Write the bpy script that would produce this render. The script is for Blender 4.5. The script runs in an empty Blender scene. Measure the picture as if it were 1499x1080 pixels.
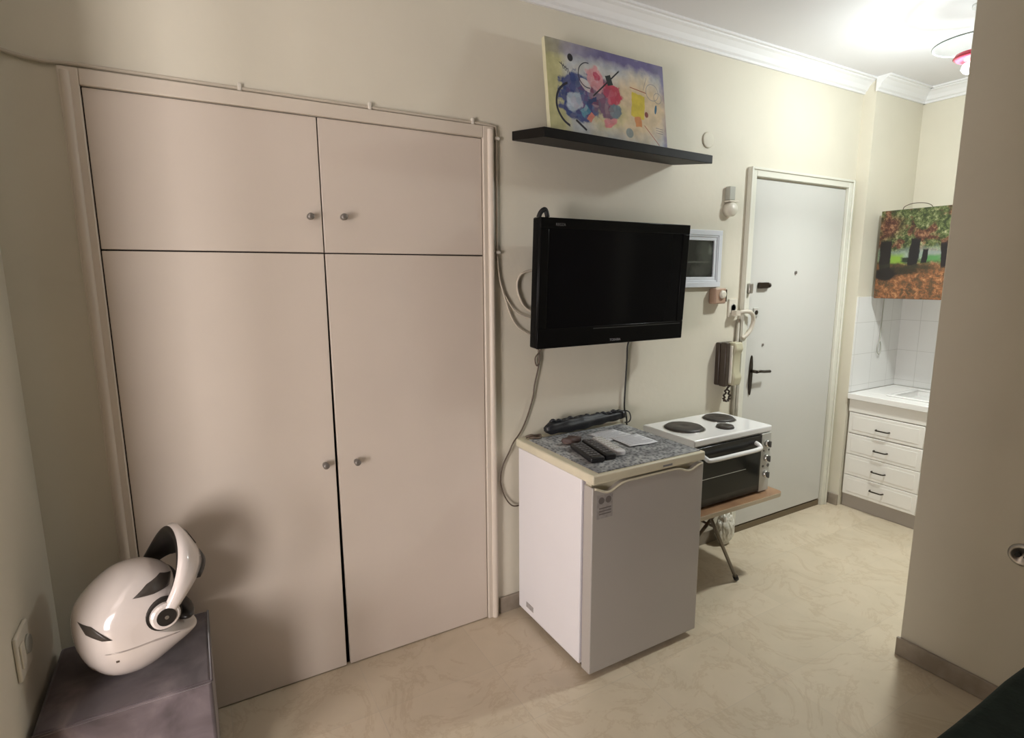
import bpy, bmesh, math, random
from mathutils import Vector, Matrix
random.seed(7)
S = bpy.context.scene
COL = S.collection
PI = math.pi

# ------------------------------------------------------------------ camera
R_CAM = Matrix(((0.86794679, -0.49663036, -0.00516315),
                (-0.08597834, -0.14000683, -0.98641057),
                (0.48915856, 0.8565958, -0.16421793)))   # rows: camera right, down, forward in world axes
cam = bpy.data.cameras.new('camera')
cam.sensor_width = 36.0
cam.lens = 817.35 / 1499.0 * 36.0
cam.clip_start = 0.02
cob = bpy.data.objects.new('camera', cam)
COL.objects.link(cob)
right = Vector(R_CAM[0]); down = Vector(R_CAM[1]); fwd = Vector(R_CAM[2])
m = Matrix.Identity(4)
for i in range(3):
    m[i][0] = right[i]; m[i][1] = -down[i]; m[i][2] = -fwd[i]; 
m[0][3], m[1][3], m[2][3] = 0.0, -2.0365, 1.5
cob.matrix_world = m
S.camera = cob

# ------------------------------------------------------------------ view, world, lights
S.view_settings.view_transform = 'Standard'
S.view_settings.look = 'None'
S.view_settings.gamma = 1.0
S.view_settings.exposure = 0.0
S.view_settings.use_curve_mapping = False
w = bpy.data.worlds.new('world'); S.world = w; w.use_nodes = True
w.node_tree.nodes['Background'].inputs[0].default_value = (0.75, 0.85, 1.0, 1)
w.node_tree.nodes['Background'].inputs[1].default_value = 1.0

ROOM_X0, REAR_Y = -2.5, -3.2
CEIL = 2.63
UNSEEN_WIN = (-2.65, -1.60, 0.30, 1.60)     # unseen far left window, invented to shape the daylight: y0 y1 z0 z1

def area(name, loc, rot, sx, sy, power, col, spread=PI):
    l = bpy.data.lights.new(name, 'AREA'); l.shape = 'RECTANGLE'; l.size = sx; l.size_y = sy
    l.energy = power; l.color = col; l.spread = spread
    o = bpy.data.objects.new(name, l); o.location = loc; o.rotation_euler = rot; COL.objects.link(o); return o
def point(name, loc, r, power, col):
    l = bpy.data.lights.new(name, 'POINT'); l.shadow_soft_size = r; l.energy = power; l.color = col
    o = bpy.data.objects.new(name, l); o.location = loc; COL.objects.link(o); return o
area('unseen_window_light', (ROOM_X0-0.05, (UNSEEN_WIN[0]+UNSEEN_WIN[1])/2, (UNSEEN_WIN[2]+UNSEEN_WIN[3])/2), (PI/2, 0, -PI/2), 1.0, 1.2, 122, (1.0, 0.92, 0.91))  # daylight through the invented window
REAR_GAP = (-2.35, -1.35, 0.0, 2.15)      # unseen rear wall opening, added to light the wardrobe: x0 x1 z0 z1
area('added_rear_daylight', (-1.85, REAR_Y-0.05, 1.25), (PI/2, 0, 0), 0.9, 1.6, 102, (1.0, 0.92, 0.89))  # light added to brighten the left of the wardrobe
point('kitchen_lamp_light', (3.02, -0.78, 2.33), 0.06, 31, (0.92, 0.99, 0.98))
kd = area('kitchen_lamp_downlight', (3.02, -0.78, 2.345), (0, 0, 0), 0.16, 0.16, 10, (0.97, 1.0, 0.96), math.radians(115)); kd.data.shape = 'DISK'

# ------------------------------------------------------------------ material helpers
def mat(name, col, rough=0.5, metal=0.0, noise=0.0, nscale=8.0, bump=0.0, bscale=60.0, coat=0.0, spec=None, col2=None):
    m = bpy.data.materials.new(name); m.use_nodes = True
    nt = m.node_tree; b = nt.nodes['Principled BSDF']
    b.inputs['Base Color'].default_value = (*col, 1)
    b.inputs['Roughness'].default_value = rough
    b.inputs['Metallic'].default_value = metal
    if coat: b.inputs['Coat Weight'].default_value = coat; b.inputs['Coat Roughness'].default_value = 0.08
    if spec is not None: b.inputs['Specular IOR Level'].default_value = spec
    tc = nt.nodes.new('ShaderNodeTexCoord')
    if noise or col2:
        n = nt.nodes.new('ShaderNodeTexNoise'); n.inputs['Scale'].default_value = nscale; n.inputs['Detail'].default_value = 6
        nt.links.new(tc.outputs['Object'], n.inputs['Vector'])
        r = nt.nodes.new('ShaderNodeValToRGB')
        c2 = col2 if col2 else tuple(c*(1-noise) for c in col)
        r.color_ramp.elements[0].position = 0.35; r.color_ramp.elements[0].color = (*c2, 1)
        r.color_ramp.elements[1].position = 0.65; r.color_ramp.elements[1].color = (*col, 1)
        nt.links.new(n.outputs['Fac'], r.inputs['Fac']); nt.links.new(r.outputs['Color'], b.inputs['Base Color'])
    if bump:
        n2 = nt.nodes.new('ShaderNodeTexNoise'); n2.inputs['Scale'].default_value = bscale; n2.inputs['Detail'].default_value = 4
        nt.links.new(tc.outputs['Object'], n2.inputs['Vector'])
        bp = nt.nodes.new('ShaderNodeBump'); bp.inputs['Strength'].default_value = bump; bp.inputs['Distance'].default_value = 0.004
        nt.links.new(n2.outputs['Fac'], bp.inputs['Height']); nt.links.new(bp.outputs['Normal'], b.inputs['Normal'])
    return m

M = {}
M['wall'] = mat('cream_wall_paint', (0.72, 0.68, 0.565), 0.6, noise=0.05, nscale=2.5, bump=0.35, bscale=14)
M['rearwall'] = mat('bounce_cut_brown', (0.20, 0.15, 0.11), 0.7)  # unseen walls coloured dark to cut bounced light
M['ceil'] = mat('white_ceiling_paint', (0.76, 0.75, 0.76), 0.8, noise=0.02, nscale=3)
M['crown'] = mat('white_plaster', (0.82, 0.82, 0.82), 0.6)
M['ward'] = mat('wardrobe_paint', (0.67, 0.59, 0.51), 0.34, noise=0.04, nscale=3, bump=0.1, bscale=6)
M['wardtrim'] = mat('wardrobe_trim_paint', (0.66, 0.59, 0.50), 0.4, bump=0.2, bscale=10)
M['dark'] = mat('dark_interior', (0.05, 0.04, 0.035), 0.9)
M['door'] = mat('door_paint', (0.62, 0.615, 0.58), 0.38, noise=0.02, nscale=2)
M['doortrim'] = mat('door_frame_paint', (0.74, 0.73, 0.64), 0.4)
M['knob'] = mat('grey_knob', (0.23, 0.21, 0.19), 0.35, 0.5)
M['bronze'] = mat('dark_bronze', (0.05, 0.04, 0.03), 0.35, 0.8)
M['steel'] = mat('steel', (0.45, 0.43, 0.40), 0.3, 0.9)
M['skirt'] = mat('marble_skirting', (0.36, 0.31, 0.25), 0.35, col2=(0.27, 0.23, 0.18), nscale=14)
M['black'] = mat('black_wood_shelf', (0.006, 0.005, 0.0045), 0.5, spec=0.2, noise=0.3, nscale=20)
M['tvplastic'] = mat('tv_gloss_black', (0.006, 0.006, 0.006), 0.22, spec=0.08)
M['tvscreen'] = mat('tv_screen', (0.004, 0.004, 0.005), 0.15, spec=0.10)
M['tvedge'] = mat('tv_bezel_edge', (0.035, 0.037, 0.038), 0.25)
M['logogrey'] = mat('logo_grey', (0.22, 0.22, 0.23), 0.3)
M['logodim'] = mat('logo_dim_grey', (0.10, 0.10, 0.10), 0.3)
M['cablebl'] = mat('black_cable', (0.02, 0.02, 0.018), 0.5)
M['cablebr'] = mat('brown_cable', (0.11, 0.08, 0.055), 0.5)
M['cablewh'] = mat('white_cable', (0.60, 0.55, 0.46), 0.45)
M['conduit'] = mat('painted_conduit', (0.56, 0.50, 0.41), 0.5)
M['pipe'] = mat('shaded_painted_pipe', (0.36, 0.33, 0.26), 0.5)  # conduit paint darkened to stand for its shadow side
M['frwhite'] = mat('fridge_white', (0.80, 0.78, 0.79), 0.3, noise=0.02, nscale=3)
M['frdoor'] = mat('fridge_door_shaded_white', (0.45, 0.42, 0.385), 0.32, noise=0.03, nscale=3)  # white door, colour darkened to carry the shade on its front
M['frtop'] = mat('fridge_yellowed_plastic', (0.70, 0.65, 0.49), 0.4, noise=0.08, nscale=12)
M['gasket'] = mat('fridge_gasket', (0.26, 0.24, 0.25), 0.6)
M['sticker'] = mat('worn_sticker', (0.40, 0.37, 0.35), 0.6, noise=0.25, nscale=70)
M['stickerdk'] = mat('sticker_print', (0.16, 0.14, 0.13), 0.6)
M['paper'] = mat('paper', (0.78, 0.79, 0.83), 0.6)
M['ink'] = mat('paper_print', (0.35, 0.36, 0.40), 0.6)
M['enamel'] = mat('white_enamel', (0.86, 0.86, 0.85), 0.2, coat=0.4)
M['hot'] = mat('cast_iron', (0.045, 0.038, 0.032), 0.5, noise=0.3, nscale=30)
M['glass'] = mat('oven_glass', (0.012, 0.014, 0.014), 0.08, spec=0.3)
M['ovenblack'] = mat('oven_black', (0.008, 0.008, 0.008), 0.25)
M['chrome'] = mat('chrome', (0.72, 0.72, 0.70), 0.15, 0.9)
M['panelgrey'] = mat('panel_grey', (0.58, 0.58, 0.54), 0.4, 0.2)
M['darkgrey'] = mat('dark_grey_plastic', (0.10, 0.10, 0.09), 0.4)
M['board'] = mat('brown_board', (0.33, 0.19, 0.10), 0.4, col2=(0.24, 0.13, 0.07), nscale=10)
M['boardedge'] = mat('board_edge', (0.50, 0.42, 0.30), 0.5)
M['tubeleg'] = mat('painted_tube_leg', (0.22, 0.19, 0.15), 0.35, 0.5)
M['rubber'] = mat('black_rubber', (0.01, 0.01, 0.01), 0.6)
M['cab'] = mat('kitchen_cabinet_paint', (0.84, 0.82, 0.77), 0.4)
M['toe'] = mat('grey_toe_kick', (0.40, 0.36, 0.32), 0.5)
M['counter'] = mat('white_worktop', (0.84, 0.83, 0.80), 0.2)
M['sink'] = mat('white_sink', (0.85, 0.84, 0.82), 0.15, coat=0.4)
M['framewh'] = mat('picture_frame_white', (0.72, 0.75, 0.80), 0.35)
M['intercom'] = mat('intercom_beige', (0.50, 0.47, 0.33), 0.4)
M['intercomdk'] = mat('intercom_brown', (0.045, 0.03, 0.02), 0.35)
M['thermo'] = mat('thermostat_brown', (0.42, 0.28, 0.20), 0.4)
M['plastic'] = mat('cream_plastic', (0.72, 0.68, 0.58), 0.35)
M['plasticgr'] = mat('grey_plastic', (0.42, 0.42, 0.37), 0.4)
M['helmet'] = mat('helmet_white', (0.72, 0.65, 0.61), 0.16, coat=0.6, noise=0.05, nscale=9)
M['helmetdk'] = mat('helmet_black_plastic', (0.018, 0.015, 0.013), 0.35)
M['helmetvent'] = mat('helmet_vent_grey', (0.06, 0.05, 0.042), 0.3)
M['lining'] = mat('helmet_lining', (0.05, 0.042, 0.038), 0.9)
M['visor'] = mat('helmet_visor', (0.03, 0.026, 0.024), 0.1)
M['scuff'] = mat('scuff_marks', (0.10, 0.07, 0.05), 0.6)
M['green'] = mat('dark_green_fabric', (0.010, 0.022, 0.018), 0.95, noise=0.3, nscale=30, bump=0.4, bscale=90)
M['umb'] = mat('black_umbrella_cloth', (0.012, 0.013, 0.016), 0.5, bump=0.4, bscale=50)
M['red'] = mat('red_lamp_glass', (0.55, 0.06, 0.10), 0.2)
M['lampgl'] = mat('lamp_glass', (0.85, 0.88, 0.87), 0.2)
M['lamprim'] = mat('lamp_rim', (0.30, 0.34, 0.33), 0.3)
M['bag'] = mat('white_plastic_bag', (0.72, 0.70, 0.62), 0.25, bump=0.6, bscale=40)
M['silver'] = mat('silver_plastic', (0.70, 0.71, 0.72), 0.35)
M['remblk'] = mat('remote_black', (0.012, 0.012, 0.013), 0.35)
M['rembtn'] = mat('remote_buttons', (0.16, 0.16, 0.17), 0.5)
M['pouch'] = mat('brown_pouch', (0.09, 0.055, 0.045), 0.6, noise=0.4, nscale=40)
M['addedfr'] = mat('added_frame_paint', (0.8, 0.8, 0.78), 0.4)
M['glow'] = mat('lamp_bulb', (1, 1, 1), 0.3)
g = M['glow'].node_tree.nodes['Principled BSDF']
g.inputs['Emission Color'].default_value = (1, 0.98, 0.94, 1); g.inputs['Emission Strength'].default_value = 8

def nodes_of(name, rough):
    m = bpy.data.materials.new(name); m.use_nodes = True
    nt = m.node_tree; b = nt.nodes['Principled BSDF']; b.inputs['Roughness'].default_value = rough
    tc = nt.nodes.new('ShaderNodeTexCoord')
    return m, nt, b, tc
def ramp(nt, stops, src, interp='LINEAR'):
    r = nt.nodes.new('ShaderNodeValToRGB'); r.color_ramp.interpolation = interp
    e = r.color_ramp.elements
    e[0].position, e[0].color = stops[0][0], (*stops[0][1], 1)
    e[1].position, e[1].color = stops[-1][0], (*stops[-1][1], 1)
    for p, c in stops[1:-1]:
        k = e.new(p); k.color = (*c, 1)
    nt.links.new(src, r.inputs['Fac']); return r.outputs['Color']
def noise(nt, vec, scale, detail=4, dist=0.0, rough=0.5):
    n = nt.nodes.new('ShaderNodeTexNoise'); n.inputs['Scale'].default_value = scale
    n.inputs['Detail'].default_value = detail; n.inputs['Distortion'].default_value = dist
    n.inputs['Roughness'].default_value = rough
    nt.links.new(vec, n.inputs['Vector']); return n
def mixc(nt, fac, a, b, mode='MIX'):
    x = nt.nodes.new('ShaderNodeMix'); x.data_type = 'RGBA'; x.blend_type = mode
    for s, v in ((x.inputs['Factor'], fac), (x.inputs['A'], a), (x.inputs['B'], b)):
        if isinstance(v, (int, float)): s.default_value = v
        elif isinstance(v, tuple): s.default_value = (*v, 1)
        else: nt.links.new(v, s)
    return x.outputs['Result']
def fmath(nt, op, *a):
    x = nt.nodes.new('ShaderNodeMath'); x.operation = op
    for s, v in zip(x.inputs, a):
        if isinstance(v, (int, float)): s.default_value = v
        else: nt.links.new(v, s)
    return x.outputs[0]

# floor: big pale marble tiles with hair joints
def floor_material():
    m, nt, b, tc = nodes_of('marble_floor_tiles', 0.3)
    br = nt.nodes.new('ShaderNodeTexBrick'); br.offset = 0.0; br.inputs['Scale'].default_value = 1.0
    br.inputs['Brick Width'].default_value = 0.45; br.inputs['Row Height'].default_value = 0.30
    br.inputs['Mortar Size'].default_value = 0.0015
    br.inputs['Color1'].default_value = (0.59, 0.51, 0.385, 1); br.inputs['Color2'].default_value = (0.635, 0.55, 0.42, 1)
    br.inputs['Mortar'].default_value = (0.56, 0.49, 0.38, 1)
    nt.links.new(tc.outputs['Object'], br.inputs['Vector'])
    n1 = noise(nt, tc.outputs['Object'], 3.4, 10, 0.9, 0.68)
    vein = ramp(nt, [(0.47, (1, 1, 1)), (0.50, (0.90, 0.87, 0.83)), (0.53, (1, 1, 1))], n1.outputs['Fac'])
    n2 = noise(nt, tc.outputs['Object'], 6.0, 6, 0.8)
    cl = ramp(nt, [(0.3, (0.94, 0.93, 0.91)), (0.7, (1.03, 1.02, 1.01))], n2.outputs['Fac'])
    c = mixc(nt, 1.0, br.outputs['Color'], vein, 'MULTIPLY'); c = mixc(nt, 1.0, c, cl, 'MULTIPLY')
    nt.links.new(c, b.inputs['Base Color']); return m
M['floor'] = floor_material()

# kitchen wall tiles (x/z or y/z faces share one look)
def tile_material(axis):
    m, nt, b, tc = nodes_of('white_wall_tiles_' + axis, 0.18)
    sp = nt.nodes.new('ShaderNodeSeparateXYZ'); nt.links.new(tc.outputs['Object'], sp.inputs[0])
    cb = nt.nodes.new('ShaderNodeCombineXYZ'); nt.links.new(sp.outputs['X' if axis == 'x' else 'Y'], cb.inputs[0]); nt.links.new(sp.outputs['Z'], cb.inputs[1])
    br = nt.nodes.new('ShaderNodeTexBrick'); br.offset = 0.0; br.inputs['Scale'].default_value = 1.0
    br.inputs['Brick Width'].default_value = 0.20; br.inputs['Row Height'].default_value = 0.20
    br.inputs['Mortar Size'].default_value = 0.002; br.inputs['Mortar Smooth'].default_value = 0.3
    br.inputs['Color1'].default_value = (0.78, 0.78, 0.76, 1); br.inputs['Color2'].default_value = (0.80, 0.80, 0.79, 1)
    br.inputs['Mortar'].default_value = (0.64, 0.64, 0.62, 1)
    nt.links.new(cb.outputs[0], br.inputs['Vector']); nt.links.new(br.outputs['Color'], b.inputs['Base Color'])
    return m
M['tilex'] = tile_material('x'); M['tiley'] = tile_material('y')

# suede of the ottoman
def suede():
    m, nt, b, tc = nodes_of('mauve_suede', 0.85)
    n = noise(nt, tc.outputs['Object'], 7, 6, 0.6)
    c = ramp(nt, [(0.34, (0.060, 0.045, 0.048)), (0.52, (0.115, 0.090, 0.096)), (0.68, (0.20, 0.16, 0.16))], n.outputs['Fac'])
    nt.links.new(c, b.inputs['Base Color'])
    b.inputs['Sheen Weight'].default_value = 0.5; b.inputs['Sheen Roughness'].default_value = 0.4
    return m
M['suede'] = suede()

# lace patterned placemat
def lace():
    m, nt, b, tc = nodes_of('grey_patterned_cloth', 0.7)
    v = nt.nodes.new('ShaderNodeTexVoronoi'); v.inputs['Scale'].default_value = 75; v.feature = 'F1'
    nt.links.new(tc.outputs['Object'], v.inputs['Vector'])
    n = noise(nt, tc.outputs['Object'], 9, 5, 1.0)
    a = ramp(nt, [(0.15, (0.09, 0.095, 0.10)), (0.42, (0.30, 0.31, 0.32)), (0.6, (0.44, 0.45, 0.45))], v.outputs['Distance'])
    c = ramp(nt, [(0.4, (0.55, 0.55, 0.57)), (0.6, (1.1, 1.1, 1.1))], n.outputs['Fac'])
    c = mixc(nt, 1.0, a, c, 'MULTIPLY')
    nt.links.new(c, b.inputs['Base Color']); return m
M['lace'] = lace()

# ---- layered paint: ellipses / boxes with ragged edges, coordinates in the canvas' own x (0..w) and z (0..h)
class Paint:
    def __init__(s, name, base, rough=0.6, wob=14, ax='X', vscale=1.0):
        s.m, s.nt, s.b, s.tc = nodes_of(name, rough)
        s.sp = s.nt.nodes.new('ShaderNodeSeparateXYZ'); s.nt.links.new(s.tc.outputs['Object'], s.sp.inputs[0])
        s.n = noise(s.nt, s.tc.outputs['Object'], wob, 4)
        s.ns = s.nt.nodes.new('ShaderNodeSeparateColor'); s.nt.links.new(s.n.outputs['Color'], s.ns.inputs[0])
        s.X = s.sp.outputs[ax]; s.Z = s.sp.outputs['Z']; s.col = base
    def coords(s, cx, cz, ang, wob):
        nt = s.nt
        x = fmath(nt, 'SUBTRACT', s.X, cx); z = fmath(nt, 'SUBTRACT', s.Z, cz)
        x = fmath(nt, 'MULTIPLY_ADD', fmath(nt, 'SUBTRACT', s.ns.outputs[0], 0.5), wob, x)
        z = fmath(nt, 'MULTIPLY_ADD', fmath(nt, 'SUBTRACT', s.ns.outputs[1], 0.5), wob, z)
        ca, sa = math.cos(ang), math.sin(ang)
        u = fmath(nt, 'ADD', fmath(nt, 'MULTIPLY', x, ca), fmath(nt, 'MULTIPLY', z, sa))
        v = fmath(nt, 'SUBTRACT', fmath(nt, 'MULTIPLY', z, ca), fmath(nt, 'MULTIPLY', x, sa))
        return u, v
    def put(s, d, soft, col, alpha):
        k = s.nt.nodes.new('ShaderNodeMapRange'); k.clamp = True
        s.nt.links.new(d, k.inputs['Value']); k.inputs['From Min'].default_value = 1 - soft; k.inputs['From Max'].default_value = 1 + soft
        k.inputs['To Min'].default_value = alpha; k.inputs['To Max'].default_value = 0
        s.col = mixc(s.nt, k.outputs[0], s.col, col)
    def ell(s, cx, cz, rx, rz, col, ang=0, wob=0.0, soft=0.05, alpha=1.0):
        nt = s.nt; u, v = s.coords(cx, cz, ang, wob)
        u = fmath(nt, 'DIVIDE', u, rx); v = fmath(nt, 'DIVIDE', v, rz)
        d = fmath(nt, 'SQRT', fmath(nt, 'ADD', fmath(nt, 'MULTIPLY', u, u), fmath(nt, 'MULTIPLY', v, v)))
        s.put(d, soft, col, alpha)
    def rect(s, cx, cz, rx, rz, col, ang=0, wob=0.0, soft=0.05, alpha=1.0):
        nt = s.nt; u, v = s.coords(cx, cz, ang, wob)
        d = fmath(nt, 'MAXIMUM', fmath(nt, 'ABSOLUTE', fmath(nt, 'DIVIDE', u, rx)), fmath(nt, 'ABSOLUTE', fmath(nt, 'DIVIDE', v, rz)))
        s.put(d, soft, col, alpha)
    def arc(s, cx, cz, r, th, col, lim=None):      # ring, optionally only where x < lim
        nt = s.nt; u, v = s.coords(cx, cz, 0, 0.004)
        d = fmath(nt, 'SQRT', fmath(nt, 'ADD', fmath(nt, 'MULTIPLY', u, u), fmath(nt, 'MULTIPLY', v, v)))
        d = fmath(nt, 'DIVIDE', fmath(nt, 'ABSOLUTE', fmath(nt, 'SUBTRACT', d, r)), th)
        if lim is not None:
            d = fmath(nt, 'MAXIMUM', d, fmath(nt, 'ADD', fmath(nt, 'MULTIPLY', fmath(nt, 'SUBTRACT', s.X, lim), 200), 1.0))
        s.put(d, 0.15, col, 1.0)
    def done(s, dull=None):
        if dull:
            q = noise(s.nt, s.tc.outputs['Object'], 22, 6)
            s.col = mixc(s.nt, 1.0, s.col, ramp(s.nt, [(0.35, dull[0]), (0.65, dull[1])], q.outputs['Fac']), 'MULTIPLY')
        if not isinstance(s.col, tuple): s.nt.links.new(s.col, s.b.inputs['Base Color'])
        return s.m

# ------------------------------------------------------------------ mesh helpers
def bx(bm, x0, x1, y0, y1, z0, z1, mi=0):
    vs = [bm.verts.new(p) for p in ((x0,y0,z0),(x1,y0,z0),(x1,y1,z0),(x0,y1,z0),(x0,y0,z1),(x1,y0,z1),(x1,y1,z1),(x0,y1,z1))]
    for f in ((3,2,1,0),(4,5,6,7),(0,1,5,4),(1,2,6,5),(2,3,7,6),(3,0,4,7)):
        bm.faces.new([vs[i] for i in f]).material_index = mi
    return vs
def box(*a, mi=0):
    bm = bmesh.new(); bx(bm, *a, mi=mi); return bm
def cyl(bm, p0, p1, r0, r1=None, n=20, caps=True):
    r1 = r0 if r1 is None else r1
    p0, p1 = Vector(p0), Vector(p1); d = (p1-p0).normalized()
    a = d.orthogonal().normalized(); b = d.cross(a)
    A = [bm.verts.new(p0 + (a*math.cos(2*PI*i/n)+b*math.sin(2*PI*i/n))*r0) for i in range(n)]
    B = [bm.verts.new(p1 + (a*math.cos(2*PI*i/n)+b*math.sin(2*PI*i/n))*r1) for i in range(n)]
    for i in range(n): bm.faces.new((A[i], A[(i+1)%n], B[(i+1)%n], B[i])).smooth = True
    if caps: bm.faces.new(A[::-1]); bm.faces.new(B)
def smoothpath(pts, k=6):
    P = [Vector(p) for p in pts]; out = []
    for i in range(len(P)-1):
        p0 = P[max(i-1,0)]; p1 = P[i]; p2 = P[i+1]; p3 = P[min(i+2,len(P)-1)]
        for j in range(k):
            t = j/k
            out.append(0.5*((2*p1)+(-p0+p2)*t+(2*p0-5*p1+4*p2-p3)*t*t+(-p0+3*p1-3*p2+p3)*t**3))
    out.append(P[-1]); return out
def tube(bm, pts, r, n=8, smooth=True, k=6, radii=None):
    P = smoothpath(pts, k) if smooth else [Vector(p) for p in pts]
    N = len(P); prev = None; rings = []
    for i, p in enumerate(P):
        d = (P[min(i+1,N-1)] - P[max(i-1,0)]).normalized()
        a = d.orthogonal().normalized() if prev is None else (prev - d*prev.dot(d)).normalized()
        prev = a; b = d.cross(a)
        rr = r if radii is None else radii[0] + (radii[1]-radii[0])*i/(N-1)
        rings.append([bm.verts.new(p + (a*math.cos(2*PI*j/n)+b*math.sin(2*PI*j/n))*rr) for j in range(n)])
    for A, B in zip(rings, rings[1:]):
        for j in range(n): bm.faces.new((A[j], A[(j+1)%n], B[(j+1)%n], B[j])).smooth = True
    bm.faces.new(rings[0][::-1]); bm.faces.new(rings[-1])
def lathe(bm, c, prof, n=32, axis='Z'):
    c = Vector(c); rings = []
    for r, h in prof:
        ring = []
        for i in range(n):
            a = 2*PI*i/n; x, y = max(r,1e-5)*math.cos(a), max(r,1e-5)*math.sin(a)
            v = Vector((x,y,h)) if axis == 'Z' else (Vector((x,h,y)) if axis == 'Y' else Vector((h,x,y)))
            ring.append(bm.verts.new(c+v))
        rings.append(ring)
    for A, B in zip(rings, rings[1:]):
        for i in range(n): bm.faces.new((A[i], A[(i+1)%n], B[(i+1)%n], B[i])).smooth = True
    bm.faces.new(rings[0][::-1]); bm.faces.new(rings[-1])
def prism(bm, poly, axis, a, b):
    """poly of 2D points extruded along axis from a to b"""
    def P(u, v, w): return {'X': (w,u,v), 'Y': (u,w,v), 'Z': (u,v,w)}[axis]
    A = [bm.verts.new(P(u,v,a)) for u,v in poly]; B = [bm.verts.new(P(u,v,b)) for u,v in poly]
    n = len(poly)
    for i in range(n): bm.faces.new((A[i], A[(i+1)%n], B[(i+1)%n], B[i]))
    bm.faces.new(A[::-1]); bm.faces.new(B)
def obj(name, bm, mt, parent=None, bev=0.0, seg=2, loc=None):
    bmesh.ops.recalc_face_normals(bm, faces=bm.faces[:])
    me = bpy.data.meshes.new(name); 
    if loc is not None:
        L = Vector(loc)
        for v in bm.verts: v.co -= L
    bm.to_mesh(me); bm.free()
    o = bpy.data.objects.new(name, me); COL.objects.link(o)
    if loc is not None: o.location = loc
    for x in (mt if isinstance(mt, (list, tuple)) else [mt]): me.materials.append(M[x] if isinstance(x, str) else x)
    if parent is not None:
        o.parent = parent; 
        o.matrix_parent_inverse = parent.matrix_world.inverted() if False else Matrix.Translation(-Vector(parent.location))
    if bev:
        bv = o.modifiers.new('bevel', 'BEVEL'); bv.width = bev; bv.segments = seg; bv.limit_method = 'ANGLE'; bv.angle_limit = 0.6
        for p in me.polygons: p.use_smooth = True
        try: me.set_sharp_from_angle(angle=0.7)
        except Exception: pass
    return o
def thing(name, label, cat, loc, group=None):
    o = bpy.data.objects.new(name, None); o.empty_display_size = 0.05; COL.objects.link(o); o.location = loc
    return tag(o, label, cat, group)
def tag(o, label, cat, group=None):
    o['label'] = label; o['category'] = cat
    if group: o['group'] = group
    return o
def struct(name, bm, mt, parent=None, bev=0.0):
    o = obj(name, bm, mt, parent, bev)
    if parent is None: o['kind'] = 'structure'
    return o
def text(name, s, size, mt, parent, origin, xdir, updir, depth=0.0004):
    """raised lettering placed with its lower centre at origin"""
    cu = bpy.data.curves.new(name, 'FONT'); cu.body = s; cu.size = size; cu.extrude = depth; cu.align_x = 'CENTER'
    t = bpy.data.objects.new('tmp', cu); COL.objects.link(t)
    bpy.context.view_layer.update()
    me = bpy.data.meshes.new_from_object(t.evaluated_get(bpy.context.evaluated_depsgraph_get()))
    bpy.data.objects.remove(t)
    X = Vector(xdir).normalized(); U = Vector(updir).normalized(); N = X.cross(U)
    mm = Matrix.Identity(4)
    for i in range(3): mm[i][0] = X[i]; mm[i][1] = U[i]; mm[i][2] = N[i]; mm[i][3] = origin[i]
    me.transform(mm); me.materials.clear(); me.materials.append(M[mt])
    o = bpy.data.objects.new(name, me); COL.objects.link(o); o.parent = parent
    o.matrix_parent_inverse = Matrix.Translation(-Vector(parent.location)); return o

# ================================================================== ROOM SHELL
KX, NY = 4.12, -0.075          # kitchen side wall x, nook back wall y
PX = 2.34                      # partition wall face x
fl = box(ROOM_X0-0.2, KX+0.2, REAR_Y-0.2, 0.70, -0.1, 0.0); struct('floor', fl, 'floor')
struct('ceiling', box(ROOM_X0-0.2, KX+0.2, REAR_Y-0.2, 0.2, CEIL, CEIL+0.1), 'ceil')
WX0, WX1, WZ = -0.215, 1.03, 2.026    # wardrobe opening
DX0, DX1, DZ = 2.647, 3.484, 2.005     # front door opening
b = bmesh.new()
bx(b, -0.45, WX0, 0, 0.12, 0, CEIL); bx(b, WX0, WX1, 0, 0.12, WZ, CEIL); bx(b, WX1, DX0, 0, 0.12, 0, CEIL)
bx(b, DX0, DX1, 0, 0.12, DZ, CEIL); bx(b, DX1, 3.582, 0, 0.12, 0, CEIL)
struct('wall_back', b, 'wall')
struct('wall_kitchen_back', box(3.582, KX+0.12, NY, 0.12, 0, CEIL), 'wall')
struct('wall_kitchen_side', box(KX, KX+0.12, REAR_Y, NY, 0, CEIL), 'wall')
b = bmesh.new(); bx(b, -0.556, -0.436, -0.62, 0.12, 0, CEIL); bx(b, ROOM_X0, -0.556, -0.62, -0.50, 0, CEIL)
struct('wall_left', b, 'wall')
b = bmesh.new(); wy0, wy1, wz0, wz1 = UNSEEN_WIN; X0 = ROOM_X0-0.12
bx(b, X0, ROOM_X0, REAR_Y, wy0, 0, CEIL); bx(b, X0, ROOM_X0, wy1, -0.50, 0, CEIL)
bx(b, X0, ROOM_X0, wy0, wy1, 0, wz0); bx(b, X0, ROOM_X0, wy0, wy1, wz1, CEIL)
struct('wall_far_left', b, 'rearwall')
b = bmesh.new()
bx(b, ROOM_X0, REAR_GAP[0], REAR_Y-0.12, REAR_Y, 0, CEIL); bx(b, REAR_GAP[1], KX, REAR_Y-0.12, REAR_Y, 0, CEIL); bx(b, REAR_GAP[0], REAR_GAP[1], REAR_Y-0.12, REAR_Y, REAR_GAP[3], CEIL)
struct('wall_rear', b, 'rearwall')
b = bmesh.new(); bx(b, REAR_GAP[0], REAR_GAP[0]+.05, REAR_Y-.04, REAR_Y, 0, REAR_GAP[3]); bx(b, REAR_GAP[1]-.05, REAR_GAP[1], REAR_Y-.04, REAR_Y, 0, REAR_GAP[3]); bx(b, REAR_GAP[0]+.05, REAR_GAP[1]-.05, REAR_Y-.04, REAR_Y, REAR_GAP[3]-.05, REAR_GAP[3])
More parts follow.
